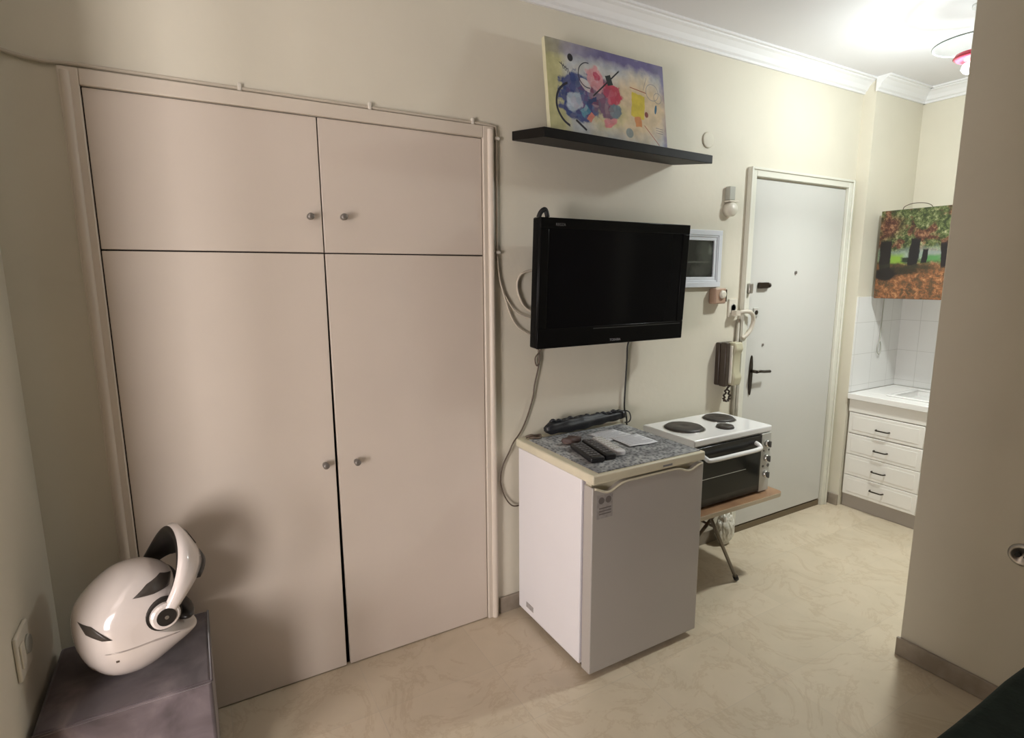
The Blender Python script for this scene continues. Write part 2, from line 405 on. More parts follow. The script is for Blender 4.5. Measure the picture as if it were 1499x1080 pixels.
struct('added_opening', b, 'addedfr')  # frame of the added rear opening
struct('light_blocker_wall', box(-0.62, -0.50, REAR_Y, -1.50, 0, CEIL), 'rearwall')  # unseen wall added to keep window light off partition and fridge front
struct('wall_partition', box(PX, PX+0.12, REAR_Y, -1.048, 0, CEIL), 'wall', bev=0.004)
b = bmesh.new()
for a in ((wy0, wy0+.05, wz0, wz1), (wy1-.05, wy1, wz0, wz1), (wy0+.05, wy1-.05, wz0, wz0+.05), (wy0+.05, wy1-.05, wz1-.05, wz1)):
    bx(b, ROOM_X0-.04, ROOM_X0, a[0], a[1], a[2], a[3])
bx(b, ROOM_X0-.04, ROOM_X0, (wy0+wy1)/2-.03, (wy0+wy1)/2+.03, wz0+.05, wz1-.05)
struct('unseen_window', b, 'addedfr')  # frame of the invented window, out of view

# skirting: marble strips
def skirt(name, boxes):
    b = bmesh.new()
    for a in boxes: bx(b, *a, 0, 0.075)
    struct(name, b, 'skirt', bev=0.003)
skirt('baseboard_back', [(1.09, 2.585, -0.013, 0.0)])
skirt('baseboard_door_side', [(3.535, 3.582, -0.013, 0.0), (3.569, 3.582, NY, -0.013)])
skirt('baseboard_partition', [(PX-0.014, PX, REAR_Y, -1.040)])
skirt('baseboard_left', [(-0.436, -0.424, -0.62, 0.0), (-0.424, -0.265, -0.012, 0.0)])

# crown moulding (stepped cove) along the back wall, the return and the kitchen
def crown(name, axis, a, b_, base, sgn):
    prof = [(0, CEIL-0.078), (0.012, CEIL-0.078), (0.012, CEIL-0.066), (0.022, CEIL-0.060), (0.032, CEIL-0.040), (0.050, CEIL-0.022),
            (0.062, CEIL-0.016), (0.064, CEIL-0.010), (0.078, CEIL-0.010), (0.078, CEIL), (0, CEIL)]
    bm = bmesh.new(); prism(bm, [(base + sgn*u, v) for u, v in prof], axis, a, b_); struct(name, bm, 'crown')
crown('trim_1', 'X', -0.436, 3.582, 0.0, -1)
crown('trim_2', 'X', 3.57, KX, NY, -1)
crown('trim_3', 'Y', REAR_Y, NY, KX, -1)

# tiles behind the worktop
struct('trim_4', box(3.584, KX-0.006, NY-0.006, NY, 0.76, 1.36), 'tilex')
struct('trim_5', box(KX-0.006, KX, -2.2, NY-0.006, 0.76, 1.36), 'tiley')

# ================================================================== FRONT DOOR
b = bmesh.new()
fy = -0.022
def frame_profile(b):
    # two-step architrave, left / right / top
    bx(b, 2.592, DX0-0.006, fy, 0, 0, DZ+0.052); bx(b, DX1+0.004, 3.535, fy, 0, 0, DZ+0.052); bx(b, DX0-0.006, DX1+0.004, fy, 0, DZ+0.006, DZ+0.052)
    bx(b, 2.592, 2.606, fy-0.008, fy, 0, DZ+0.052); bx(b, 3.521, 3.535, fy-0.008, fy, 0, DZ+0.052); bx(b, 2.606, 3.521, fy-0.008, fy, DZ+0.038, DZ+0.052)
frame_profile(b); struct('trim_6', b, 'doortrim', bev=0.003)
dr = struct('door_1', box(DX0+0.006, DX1-0.002, -0.006, 0.036, 0.045, DZ-0.003), 'door', bev=0.003)
struct('trim_7', box(DX0, DX1, -0.004, 0.11, 0.0, 0.036), mat('door_sill', (0.16, 0.12, 0.07), 0.6))
struct('wall_corridor', box(2.5, 3.6, 0.12, 0.14, 0, CEIL), 'dark')
b = bmesh.new(); prof = []
pl = [(2.708, 0.825), (2.714, 0.836), (2.720, 0.88), (2.722, 0.94), (2.720, 1.00), (2.714, 1.045), (2.708, 1.055), (2.702, 1.045), (2.696, 1.00), (2.694, 0.94), (2.696, 0.88), (2.702, 0.836)]
prism(b, pl, 'Y', -0.014, -0.0062); h = obj('handle_plate', b, 'bronze', dr, 0.002)
b = bmesh.new(); cyl(b, (2.708, -0.014, 0.965), (2.708, -0.052, 0.965), 0.009)
tube(b, [(2.708, -0.05, 0.965), (2.73, -0.055, 0.967), (2.77, -0.052, 0.962), (2.825, -0.048, 0.958)], 0.008); obj('door_handle', b, 'bronze', h)
b = bmesh.new(); bx(b, 2.722, 2.795, -0.026, -0.0062, 1.425, 1.458); cyl(b, (2.795, -0.016, 1.4415), (2.812, -0.016, 1.4415), 0.014); obj('latch', b, 'bronze', dr, 0.003)
l = obj('lock', box(2.697, 2.735, -0.014, -0.0062, 1.270, 1.320), 'panelgrey', dr, 0.003)
b = bmesh.new(); cyl(b, (2.716, -0.017, 1.294), (2.716, -0.0142, 1.294), 0.012); obj('keyhole', b, 'bronze', l)
b = bmesh.new(); cyl(b, (3.051, -0.012, 1.511), (3.051, -0.0062, 1.511), 0.009); obj('peephole', b, 'knob', dr)
b = bmesh.new(); cyl(b, (2.80, -0.010, 1.108), (2.80, -0.0062, 1.108), 0.007); obj('screw_cap', b, 'knob', dr)
for z in (0.35, 1.1, 1.8):
    pass
b = bmesh.new(); bx(b, 2.612, 2.640, fy-0.022, fy, 1.40, 1.455)
tag(obj('bolt_keeper', b, 'steel', None, 0.005), 'small metal bolt keeper on the left door frame, level with the black latch', 'latch')

# ================================================================== BUILT-IN WARDROBE
wr = thing('built_in_wardrobe', 'built-in wardrobe with four flat cream doors and small grey knobs', 'wardrobe', (0.4, 0, 0))
b = bmesh.new()
bx(b, WX0, WX0+.01, 0.0, 0.56, 0.0, WZ); bx(b, WX1-.01, WX1, 0.0, 0.56, 0.0, WZ); bx(b, WX0+.01, WX1-.01, 0.55, 0.56, 0, WZ)
bx(b, WX0+.01, WX1-.01, 0.0, 0.55, WZ-.01, WZ); bx(b, WX0+.01, WX1-.01, 0.01, 0.55, 1.575, 1.59)
bx(b, WX0+.01, WX1-.01, 0.012, 0.55, 0.0, 0.004)
obj('carcass', b, 'dark', wr)
b = bmesh.new()
# left, right, top casing with a rounded outer bead
bx(b, -0.262, WX0, -0.018, 0, 0, 2.070); bx(b, WX1, 1.078, -0.018, 0, 0, 2.070); bx(b, WX0, WX1, -0.018, 0, WZ, 2.070)
cyl(b, (1.062, -0.016, 0), (1.062, -0.016, 2.06), 0.014, n=16)
cyl(b, (-0.246, -0.016, 0), (-0.246, -0.016, 2.06), 0.012, n=16)
obj('casing', b, 'wardtrim', wr, 0.003)
def wdoor(x0, x1, z0, z1, kx, kz, name='door', tilt=0.0, hinge=None):
    b = box(x0, x1, -0.008, 0.010, z0, z1)
    if tilt:
        bmesh.ops.rotate(b, verts=b.verts, cent=(hinge, 0.0, 0), matrix=Matrix.Rotation(tilt, 3, 'Z'))
    d = obj(name, b, 'ward', wr, 0.002)
    k = bmesh.new(); lathe(k, (kx, -0.008, kz), [(0.006, 0), (0.006, -0.010), (0.0105, -0.013), (0.0115, -0.034), (0.008, -0.038), (0, -0.038)], 20, 'Y')
    obj('knob', k, 'knob', d)
wdoor(-0.212, 0.4135, 1.583, 2.0235, 0.372, 1.700)
wdoor(0.4175, 1.027, 1.583, 2.0235, 0.482, 1.703)
# lower pair: the meeting edges lean apart a little towards the floor
def ldoor(pts, kx, kz):
    b = bmesh.new(); prism(b, pts, 'Y', -0.008, 0.010)
    d = obj('door', b, 'ward', wr, 0.002)
    k = bmesh.new(); lathe(k, (kx, -0.008, kz), [(0.006, 0), (0.006, -0.010), (0.0105, -0.013), (0.0115, -0.034), (0.008, -0.038), (0, -0.038)], 20, 'Y')
    obj('knob', k, 'knob', d)
ldoor([(-0.212, 0.004), (0.4085, 0.004), (0.4130, 1.5785), (-0.212, 1.5785)], 0.372, 0.831)
ldoor([(0.4235, 0.004), (1.027, 0.004), (1.027, 1.5785), (0.4180, 1.5785)], 0.484, 0.824)

# conduit over the wardrobe
b = bmesh.new()
tube(b, [(-0.43, -0.008, 2.118), (-0.38, -0.008, 2.092), (-0.30, -0.008, 2.078), (-0.20, -0.008, 2.080), (0.19, -0.008, 2.079), (0.60, -0.008, 2.078), (1.0, -0.008, 2.077), (1.075, -0.008, 2.074), (1.091, -0.008, 2.055), (1.092, -0.008, 1.9), (1.092, -0.008, 1.56)], 0.0055)
cd = tag(obj('cable_conduit', b, 'conduit'), 'thin painted cable run clipped above and beside the wardrobe frame', 'cable')
for (x, z, v) in ((0.188, 2.079, 0), (0.595, 2.078, 0), (0.99, 2.077, 0), (1.092, 2.03, 1), (1.092, 1.594, 1)):
    b = bmesh.new()
    if v: bx(b, x-.009, x+.014, -0.017, 0, z-.006, z+.006)
    else: bx(b, x-.006, x+.006, -0.017, 0, z-.008, z+.016)
    obj('cable_clip', b, mat('clip_white', (0.70, 0.66, 0.58), 0.4) if 'clipm' not in M else M['clipm'], cd, 0.003)

# painted-over cap and little marks on the wall
b = bmesh.new(); lathe(b, (2.281, -0.002, 2.156), [(0.038, 0.002), (0.038, -0.003), (0.033, -0.0045), (0, -0.0045)], 32, 'Y')
tag(obj('junction_cover', b, 'wall'), 'round cream painted-over junction cover on the wall right of the black shelf', 'cover plate')

# ================================================================== SHELF + CANVAS
sh = box(1.168, 2.055, -0.235, 0, 2.033, 2.068)
for v in sh.verts:
    v.co.z += v.co.y*0.14 - (v.co.x-1.168)*0.017
tag(obj('floating_shelf', sh, 'black', None, 0.002), 'long black floating shelf on the wall above the television', 'shelf')

# abstract canvas: generic shapes in similar colours
P = Paint('abstract_paint', (0.50, 0.50, 0.46), 0.6, 26)
Wc, Hc = 0.612, 0.36
nn = noise(P.nt, P.tc.outputs['Object'], 7, 4, 0.5)
P.col = ramp(P.nt, [(0.35, (0.66, 0.67, 0.62)), (0.5, (0.56, 0.60, 0.63)), (0.65, (0.70, 0.68, 0.58))], nn.outputs['Fac'])
P.rect(0.03, 0.18, 0.055, 0.25, (0.56, 0.54, 0.24), 0.05, 0.03, 0.4, 0.9)
P.rect(0.40, 0.345, 0.32, 0.035, (0.13, 0.11, 0.28), 0.0, 0.05, 0.6, 0.95)
P.rect(0.612, 0.18, 0.022, 0.25, (0.20, 0.19, 0.36), 0.0, 0.03, 0.5, 0.9)
P.ell(0.46, 0.15, 0.17, 0.13, (0.72, 0.56, 0.34), 0.1, 0.08, 0.3, 0.9)
P.ell(0.30, 0.10, 0.10, 0.05, (0.68, 0.60, 0.30), 0.2, 0.06, 0.3, 0.9)
P.ell(0.15, 0.15, 0.10, 0.095, (0.03, 0.06, 0.22), 0.3, 0.11, 0.08)
P.ell(0.125, 0.13, 0.040, 0.035, (0.50, 0.60, 0.70), 0.2, 0.05, 0.1)
P.rect(0.175, 0.10, 0.022, 0.014, (0.06, 0.30, 0.42), 0.7, 0.03, 0.1)
P.ell(0.27, 0.17, 0.070, 0.085, (0.17, 0.06, 0.13), 0.6, 0.08, 0.1)
P.ell(0.32, 0.19, 0.050, 0.042, (0.60, 0.05, 0.09), -0.2, 0.07, 0.08)
P.ell(0.235, 0.235, 0.042, 0.052, (0.75, 0.36, 0.38), 0.5, 0.07, 0.1)
P.ell(0.24, 0.25, 0.015, 0.022, (0.55, 0.06, 0.12), 0.4, 0.04, 0.1)
P.ell(0.33, 0.12, 0.030, 0.030, (0.16, 0.22, 0.25), 0.0, 0.06, 0.1)
P.ell(0.30, 0.075, 0.035, 0.020, (0.74, 0.25, 0.26), 0.3, 0.05, 0.1)
P.ell(0.185, 0.205, 0.020, 0.030, (0.80, 0.76, 0.74), 0.9, 0.03, 0.1)
vv = P.nt.nodes.new('ShaderNodeTexVoronoi'); vv.inputs['Scale'].default_value = 48; P.nt.links.new(P.tc.outputs['Object'], vv.inputs['Vector'])
bits = ramp(P.nt, [(0.15, (0.02, 0.03, 0.10)), (0.35, (0.35, 0.08, 0.12)), (0.5, (0.10, 0.22, 0.30)), (0.65, (0.60, 0.50, 0.50)), (0.85, (0.06, 0.07, 0.22))], vv.outputs['Color'])
P.ell(0.22, 0.155, 0.13, 0.10, bits, 0.2, 0.10, 0.5, 0.32)
P.rect(0.455, 0.165, 0.036, 0.050, (0.70, 0.56, 0.05), -0.12, 0.015, 0.04)
P.rect(0.452, 0.100, 0.018, 0.022, (0.66, 0.26, 0.08), 0.1, 0.02, 0.1)
P.ell(0.50, 0.135, 0.010, 0.012, (0.20, 0.04, 0.03))
P.ell(0.40, 0.045, 0.020, 0.020, (0.28, 0.32, 0.30), 0, 0.0, 0.08)
P.ell(0.115, 0.300, 0.013, 0.015, (0.01, 0.01, 0.015))
P.rect(0.29, 0.23, 0.095, 0.003, (0.01, 0.01, 0.015), 0.72)
P.rect(0.305, 0.245, 0.014, 0.020, (0.01, 0.02, 0.02), 0.3, 0.01)
for k in range(4):
    P.rect(0.075+0.010*k, 0.262-0.006*k, 0.0014, 0.014, (0.02, 0.02, 0.03), 0.35)
P.rect(0.080, 0.262, 0.022, 0.0014, (0.02, 0.02, 0.03), -0.5)
P.arc(0.125, 0.115, 0.088, 0.0045, (0.01, 0.012, 0.03), 0.095)
P.rect(0.150, 0.042, 0.030, 0.0045, (0.01, 0.01, 0.02), -0.6)
P.arc(0.20, 0.245, 0.050, 0.002, (0.02, 0.02, 0.04), 0.205)
P.rect(0.46, 0.232, 0.045, 0.0018, (0.35, 0.10, 0.05), -0.12)
P.rect(0.525, 0.05, 0.055, 0.0016, (0.40, 0.10, 0.08), -0.75)
P.ell(0.555, 0.165, 0.006, 0.020, (0.02, 0.12, 0.22), -0.2)
for k in range(3):
    P.rect(0.57, 0.085-0.010*k, 0.020, 0.0009, (0.12, 0.12, 0.16), -0.05)
P.arc(0.54, 0.235, 0.035, 0.0012, (0.25, 0.27, 0.30))
P.arc(0.57, 0.215, 0.022, 0.0010, (0.20, 0.22, 0.26))
P.rect(0.50, 0.265, 0.030, 0.0009, (0.2, 0.22, 0.26), 1.2)
P.rect(0.20, 0.08, 0.018, 0.012, (0.65, 0.22, 0.16), 0.9, 0.02)
P.rect(0.215, 0.15, 0.020, 0.010, (0.02, 0.04, 0.14), 0.4, 0.03)
mp = P.done(((0.74, 0.74, 0.73), (0.97, 0.97, 0.97)))
b = bmesh.new(); bx(b, 0, Wc, 0.0, 0.022, 0, Hc)
cv = obj('abstract_canvas', b, [mp, M['plastic']], None, 0.002)
M['canvasedge'] = mat('canvas_edge', (0.60, 0.58, 0.40), 0.7)
cv.data.materials[1] = M['canvasedge']
for p in cv.data.polygons:
    if p.normal.y > -0.5: p.material_index = 1
cv.location = (1.250, -0.155, 2.0475); cv.rotation_euler = (-math.radians(9.0), math.radians(0.9), 0)
tag(cv, 'colourful abstract painting on canvas leaning on the black shelf', 'painting')

# ================================================================== TELEVISION (tilted forward on a wall bracket)
tvx0, tvx1, tvz0, tvz1 = 1.196, 2.006, 1.207, 1.725
TILT = math.radians(3.0)
tv = thing('television', 'black flat screen television mounted on the wall above the small fridge', 'television', (1.6, -0.10, 1.465))
def tvrot(bm):
    bmesh.ops.rotate(bm, verts=bm.verts, cent=(1.6, -0.145, 1.465), matrix=Matrix.Rotation(TILT, 3, 'X')); return bm
fy0 = -0.155
b = bmesh.new()
bx(b, tvx0, tvx1, fy0+0.006, fy0+0.055, tvz0, tvz1)
bx(b, tvx0+.10, tvx1-.10, fy0+0.055, fy0+0.085, tvz0+.08, tvz1-.10)
obj('housing', tvrot(b), 'tvplastic', tv, 0.006)
b = bmesh.new()
sx0, sx1, sz0, sz1 = tvx0+0.042, tvx1-0.038, tvz0+0.082, tvz1-0.042
bx(b, tvx0, tvx1, fy0-0.004, fy0+0.006, tvz0, sz0); bx(b, tvx0, tvx1, fy0-0.004, fy0+0.006, sz1, tvz1)
bx(b, tvx0, sx0, fy0-0.004, fy0+0.006, sz0, sz1); bx(b, sx1, tvx1, fy0-0.004, fy0+0.006, sz0, sz1)
bz = obj('bezel', tvrot(b), 'tvplastic', tv, 0.003)
obj('screen', tvrot(box(sx0, sx1, fy0+0.0005, fy0+0.0058, sz0, sz1)), 'tvscreen', tv)
b = bmesh.new(); bx(b, tvx0+.28, tvx1-.02, fy0-.0055, fy0-.0042, sz0-.012, sz0-.008); obj('bezel_line', tvrot(b), 'tvedge', tv)
def tvpt(x, y, z):
    c = Vector((1.6, -0.145, 1.465)); return Matrix.Rotation(TILT, 3, 'X') @ (Vector((x, y, z))-c) + c
up = Matrix.Rotation(TILT, 3, 'X') @ Vector((0, 0, 1))
text('brand_lettering', 'TOSHIBA', 0.015, 'logogrey', tv, tvpt(1.600, fy0-.0045, tvz0+.012), (1,0,0), up)
text('series_lettering', 'REGZA', 0.015, 'logodim', tv, tvpt(1.290, fy0-.0045, tvz1-.030), (1,0,0), up)
br = bmesh.new(); bx(br, 1.45, 1.75, -0.012, 0, 1.33, 1.60); bx(br, 1.50, 1.53, -0.075, -0.012, 1.34, 1.58); bx(br, 1.67, 1.70, -0.075, -0.012, 1.34, 1.58)
obj('wall_bracket', br, 'rubber', tv)
b = bmesh.new(); tube(b, [(1.222, -0.115, 1.728), (1.232, -0.118, 1.750), (1.252, -0.118, 1.758), (1.262, -0.118, 1.730)], 0.010); obj('cable_bundle', b, 'rubber', tv)

# small dark framed panel beside the tv
fr = thing('framed_picture', 'small white framed dark glass picture half behind the television edge', 'picture', (2.23, 0, 1.58))
b = bmesh.new()
def ring(b, x0, x1, z0, z1, t, y0, y1):
    bx(b, x0, x1, y0, y1, z0, z0+t); bx(b, x0, x1, y0, y1, z1-t, z1); bx(b, x0, x0+t, y0, y1, z0+t, z1-t); bx(b, x1-t, x1, y0, y1, z0+t, z1-t)
ring(b, 2.045, 2.405, 1.438, 1.724, 0.026, -0.020, 0); ring(b, 2.071, 2.379, 1.464, 1.698, 0.026, -0.013, 0); ring(b, 2.071, 2.379, 1.464, 1.698, 0.008, -0.017, -0.013)
obj('frame', b, 'framewh', fr, 0.002)
Q = Paint('dark_picture', (0.018, 0.020, 0.018), 0.25, 30)
Q.ell(0.20, 0.12, 0.045, 0.075, (0.060, 0.066, 0.055), 0.2, 0.05, 0.5)
Q.ell(0.235, 0.135, 0.012, 0.022, (0.12, 0.13, 0.11), 0.2, 0.03, 0.5)
Q.rect(0.15, 0.075, 0.075, 0.004, (0.10, 0.105, 0.09), 0.0, 0.005, 0.3)
Q.ell(0.16, 0.03, 0.05, 0.03, (0.055, 0.058, 0.05), 0.0, 0.04, 0.4)
b = box(2.097, 2.353, -0.006, 0, 1.490, 1.672); o = obj('picture_glass', b, Q.done(), fr, loc=(2.097, 0, 1.490))
o.matrix_parent_inverse = Matrix.Translation(-Vector(fr.location))

# chime above the frame
ch = thing('door_chime', 'cream wall chime with a rectangular box over a round bell, left of the door top', 'door chime', (2.45, 0, 1.87))
obj('chime_box', box(2.428, 2.470, -0.030, 0, 1.878, 1.945), 'plasticgr', ch, 0.003)
b = bmesh.new(); bx(b, 2.425, 2.492, -0.036, 0, 1.868, 1.876); obj('bracket', b, 'plastic', ch, 0.001)
b = bmesh.new(); lathe(b, (2.452, 0, 1.832), [(0.036, 0), (0.036, -0.030), (0.028, -0.042), (0, -0.045)], 28, 'Y'); obj('bell', b, 'plastic', ch)

# thermostat
th = thing('thermostat', 'small brown and cream thermostat box under the white framed picture', 'thermostat', (2.39, 0, 1.39))
obj('housing', box(2.345, 2.425, -0.045, 0, 1.352, 1.432), 'thermo', th, 0.006)
b = bmesh.new(); lathe(b, (2.395, -0.045, 1.400), [(0.022, 0), (0.020, -0.010), (0.010, -0.012), (0, -0.012)], 24, 'Y'); obj('dial', b, 'plastic', th)
obj('side_strip', box(2.4255, 2.432, -0.044, 0, 1.362, 1.425), 'intercomdk', th)

# socket with plugged curly cord
so = thing('wall_socket', 'white wall socket left of the door frame, above the intercom handset', 'socket', (2.53, 0, 1.33))
obj('socket_plate', box(2.497, 2.562, -0.010, 0, 1.275, 1.372), 'plastic', so, 0.003)
b = bmesh.new(); lathe(b, (2.53, -0.010, 1.325), [(0.021, 0), (0.019, -0.003), (0.017, 0.002), (0, 0.002)], 24, 'Y'); obj('socket_face', b, 'plasticgr', so)
b = bmesh.new()
bx(b, 2.512, 2.548, -0.045, -0.013, 1.284, 1.312)
pts = [(2.54, -0.03, 1.296), (2.57, -0.045, 1.305), (2.61, -0.05, 1.303), (2.645, -0.045, 1.285), (2.66, -0.04, 1.250), (2.645, -0.038, 1.205), (2.615, -0.036, 1.175), (2.588, -0.03, 1.160)]
tube(b, pts, 0.011, 10)
tag(obj('plug_and_cord', b, 'cablewh', None), 'thick white plug and cord arching from the wall socket onto the door frame', 'cord')

# conduit beside the door frame
b = bmesh.new(); cyl(b, (2.574, -0.011, 0.078), (2.574, -0.011, 1.262), 0.010, n=12)
for z in (0.70, 1.12): cyl(b, (2.574, -0.011, z-.008), (2.574, -0.011, z+.008), 0.0125, n=12)
tag(obj('wall_conduit', b, 'pipe'), 'vertical painted conduit running down beside the left door frame', 'conduit')

# intercom
ic = thing('intercom_phone', 'beige and brown intercom handset hung on the wall left of the front door', 'intercom', (2.48, 0, 1.03))
obj('base', box(2.418, 2.530, -0.030, 0, 0.915, 1.145), 'intercomdk', ic, 0.006)
b = bmesh.new(); bx(b, 2.420, 2.452, -0.070, -0.030, 0.912, 1.148); obj('side_strip', b, 'intercomdk', ic, 0.006)
b = bmesh.new()
prism(b, [(-0.030, 0.920), (-0.085, 0.915), (-0.095, 0.96), (-0.080, 0.99), (-0.080, 1.08), (-0.095, 1.11), (-0.085, 1.148), (-0.030, 1.145)], 'X', 2.468, 2.528)
hs = obj('handset', b, 'intercom', ic, 0.008)
b = bmesh.new(); bx(b, 2.455, 2.465, -0.078, -0.030, 0.93, 1.13); obj('groove_strip', b, 'plastic', ic, 0.002)
b = bmesh.new()
pts = [(2.475, -0.05, 0.915)]
for i in range(26):
    t = i/25; a = t*2*PI*9
    cx = 2.475 + 0.022*math.sin(t*2*PI); cz = 0.900 - 0.075*math.sin(t*PI)
    pts.append((cx + 0.006*math.cos(a), -0.045+0.006*math.sin(a), cz))
pts.append((2.50, -0.05, 0.917))
tube(b, pts, 0.005, 6, True, 3); obj('curly_cord', b, 'intercomdk', ic)
b = bmesh.new(); tube(b, [(2.530, -0.012, 1.135), (2.55, -0.012, 1.138), (2.574, -0.015, 1.142)], 0.003); obj('lead', b, 'cablewh', ic)

# ================================================================== FRIDGE
fg = thing('mini_fridge', 'small white under-counter fridge with a yellowed top against the wall', 'fridge', (1.45, -0.27, 0))
FX0, FX1, FT = 1.170, 1.728, 0.808
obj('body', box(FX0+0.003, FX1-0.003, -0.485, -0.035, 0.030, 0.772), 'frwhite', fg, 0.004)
obj('gasket', box(FX0+0.012, FX1-0.012, -0.503, -0.4855, 0.045, 0.768), 'gasket', fg)
# door with the scooped wavy top edge
b = bmesh.new(); n = 60; top = []
W_ = FX1-FX0
def dip(t):
    def g(c, w): return math.exp(-((t-c)/w)**2)
    return 0.026*g(0.13, 0.085) + 0.020*g(0.86, 0.075) + 0.004
for i in range(n+1):
    t = i/n; e = 0.0 if 0.005 < t < 0.995 else 0.003
    top.append((FX0 + W_*t, 0.768 - dip(t)))
poly = [(FX0, 0.030)] + [(FX1, 0.030)] + top[::-1]
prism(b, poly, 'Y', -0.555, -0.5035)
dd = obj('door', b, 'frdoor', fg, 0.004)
b = bmesh.new()
for A, B in ((top[:22], 0), (top[36:], 0)): pass
tube(b, [(x, -0.5545, z-0.003) for x, z in top[1:-1]], 0.0045, 8, False); obj('door_lip', b, 'frtop', dd)
obj('recess', box(FX0+.01, FX1-.01, -0.535, -0.5035, 0.720, 0.7715), 'frtop', fg)
tp = obj('worktop', box(FX0-0.002, FX1+0.002, -0.560, -0.020, 0.7725, FT), 'frtop', fg, 0.006, 3)
obj('logo_plate', box(1.500, 1.548, -0.5612, -0.5602, 0.783, 0.790), 'logogrey', tp)
s = obj('energy_sticker', box(1.190, 1.262, -0.5558, -0.5552, 0.640, 0.728), 'sticker', dd)
b = bmesh.new()
for cx in (1.210, 1.242): cyl(b, (cx, -0.5563, 0.708), (cx, -0.5559, 0.708), 0.013, n=16)
for k in range(3): bx(b, 1.200, 1.255, -0.5563, -0.5559, 0.655+0.011*k, 0.659+0.011*k)
obj('sticker_marks', b, 'stickerdk', s)
obj('side_label', box(FX0+0.0018, FX0+0.0028, -0.158, -0.101, 0.060, 0.084), 'sticker', fg)
for (x, y) in ((FX0+.05, -.46), (FX1-.05, -.46), (FX0+.05, -.07), (FX1-.05, -.07)):
    b = bmesh.new(); cyl(b, (x, y, 0), (x, y, 0.030), 0.016, n=14); obj('foot', b, 'rubber', fg)

# things on the fridge
mt = box(1.203, 1.716, -0.545, -0.075, FT+0.0003, FT+0.003)
tag(obj('placemat', mt, 'lace'), 'grey lace patterned mat covering the top of the fridge', 'mat')
def sheet(x0, x1, y0, y1, z, ang, name, label, grp=None):
    b = bmesh.new(); nx, ny = 8, 8
    g_ = [[b.verts.new((x0+(x1-x0)*i/nx, y0+(y1-y0)*j/ny, z + 0.0012*math.sin(i*0.9+j*0.5)+0.0015)) for j in range(ny+1)] for i in range(nx+1)]
    for i in range(nx):
        for j in range(ny): b.faces.new((g_[i][j], g_[i+1][j], g_[i+1][j+1], g_[i][j+1])).smooth = True
    bmesh.ops.rotate(b, verts=b.verts, cent=((x0+x1)/2, (y0+y1)/2, 0), matrix=Matrix.Rotation(ang, 3, 'Z'))
    o = tag(obj(name, b, 'paper'), label, 'paper', grp)
    md = o.modifiers.new('thick', 'SOLIDIFY'); md.thickness = 0.0005
    k = bmesh.new()
    for i in range(7):
        yy = y0+0.02+i*(y1-y0-0.04)/6; bx(k, x0+.012, x1-.012-(0.03 if i%3 == 2 else 0), yy, yy+0.0025, z+0.0032, z+0.0035)
    bmesh.ops.rotate(k, verts=k.verts, cent=((x0+x1)/2, (y0+y1)/2, 0), matrix=Matrix.Rotation(ang, 3, 'Z'))
    obj('printed_lines', k, 'ink', o)
sheet(1.47, 1.62, -0.265, -0.135, FT+0.0035, 0.05, 'paper_sheet', 'white printed paper at the back of the fridge mat, nearer the umbrella')
sheet(1.50, 1.645, -0.385, -0.245, FT+0.0065, -0.06, 'paper_sheet', 'white printed paper on the fridge mat, nearer the front edge')
def remote(cx, cy, L, W, H, ang, mt, label, btn, z=FT+0.0032):
    r = thing('remote_control', label, 'remote control', (cx, cy, z), 'remote controls on the fridge mat')
    b = bmesh.new(); rs = []
    bx(b, -W/2, W/2, -L/2, L/2, 0, H)
    bmesh.ops.rotate(b, verts=b.verts, cent=(0,0,0), matrix=Matrix.Rotation(ang, 3, 'Z')); bmesh.ops.translate(b, verts=b.verts, vec=(cx, cy, z))
    obj('case', b, mt, r, H*0.3, 3)
    b = bmesh.new()
    for i in range(7):
        for j in range(3):
            x = (j-1)*W*0.27; y = L*0.38 - i*L*0.12
            bx(b, x-W*.09, x+W*.09, y-L*.022, y+L*.022, H-0.0005, H+0.0018)
    bmesh.ops.rotate(b, verts=b.verts, cent=(0,0,0), matrix=Matrix.Rotation(ang, 3, 'Z')); bmesh.ops.translate(b, verts=b.verts, vec=(cx, cy, z))
    obj('buttons', b, btn, r)
remote(1.288, -0.365, 0.20, 0.058, 0.022, -0.22, 'remblk', 'wide black remote control, leftmost of the three on the fridge', 'rembtn')
remote(1.352, -0.355, 0.215, 0.046, 0.024, -0.20, 'remblk', 'slim black remote control between the wide black and the silver one', 'rembtn')
remote(1.410, -0.345, 0.205, 0.044, 0.024, -0.18, 'silver', 'silver grey remote control, rightmost of the three on the fridge', 'panelgrey')
# small dark pouch behind the remotes
b = bmesh.new(); bmesh.ops.create_icosphere(b, subdivisions=3, radius=1)
for v in b.verts:
    n_ = v.co.copy(); k = 1+0.18*math.sin(7*n_.x+3*n_.y)+0.1*math.sin(11*n_.z+5*n_.x)
    v.co = Vector((1.325+0.045*n_.x*k, -0.215+0.024*n_.y*k, FT+0.0195+0.016*max(n_.z, -1)*(1 if n_.z < 0 else k)))
    
for f in b.faces: f.smooth = True
tag(obj('small_pouch', b, 'pouch'), 'small crumpled dark brown pouch lying behind the remote controls', 'pouch')

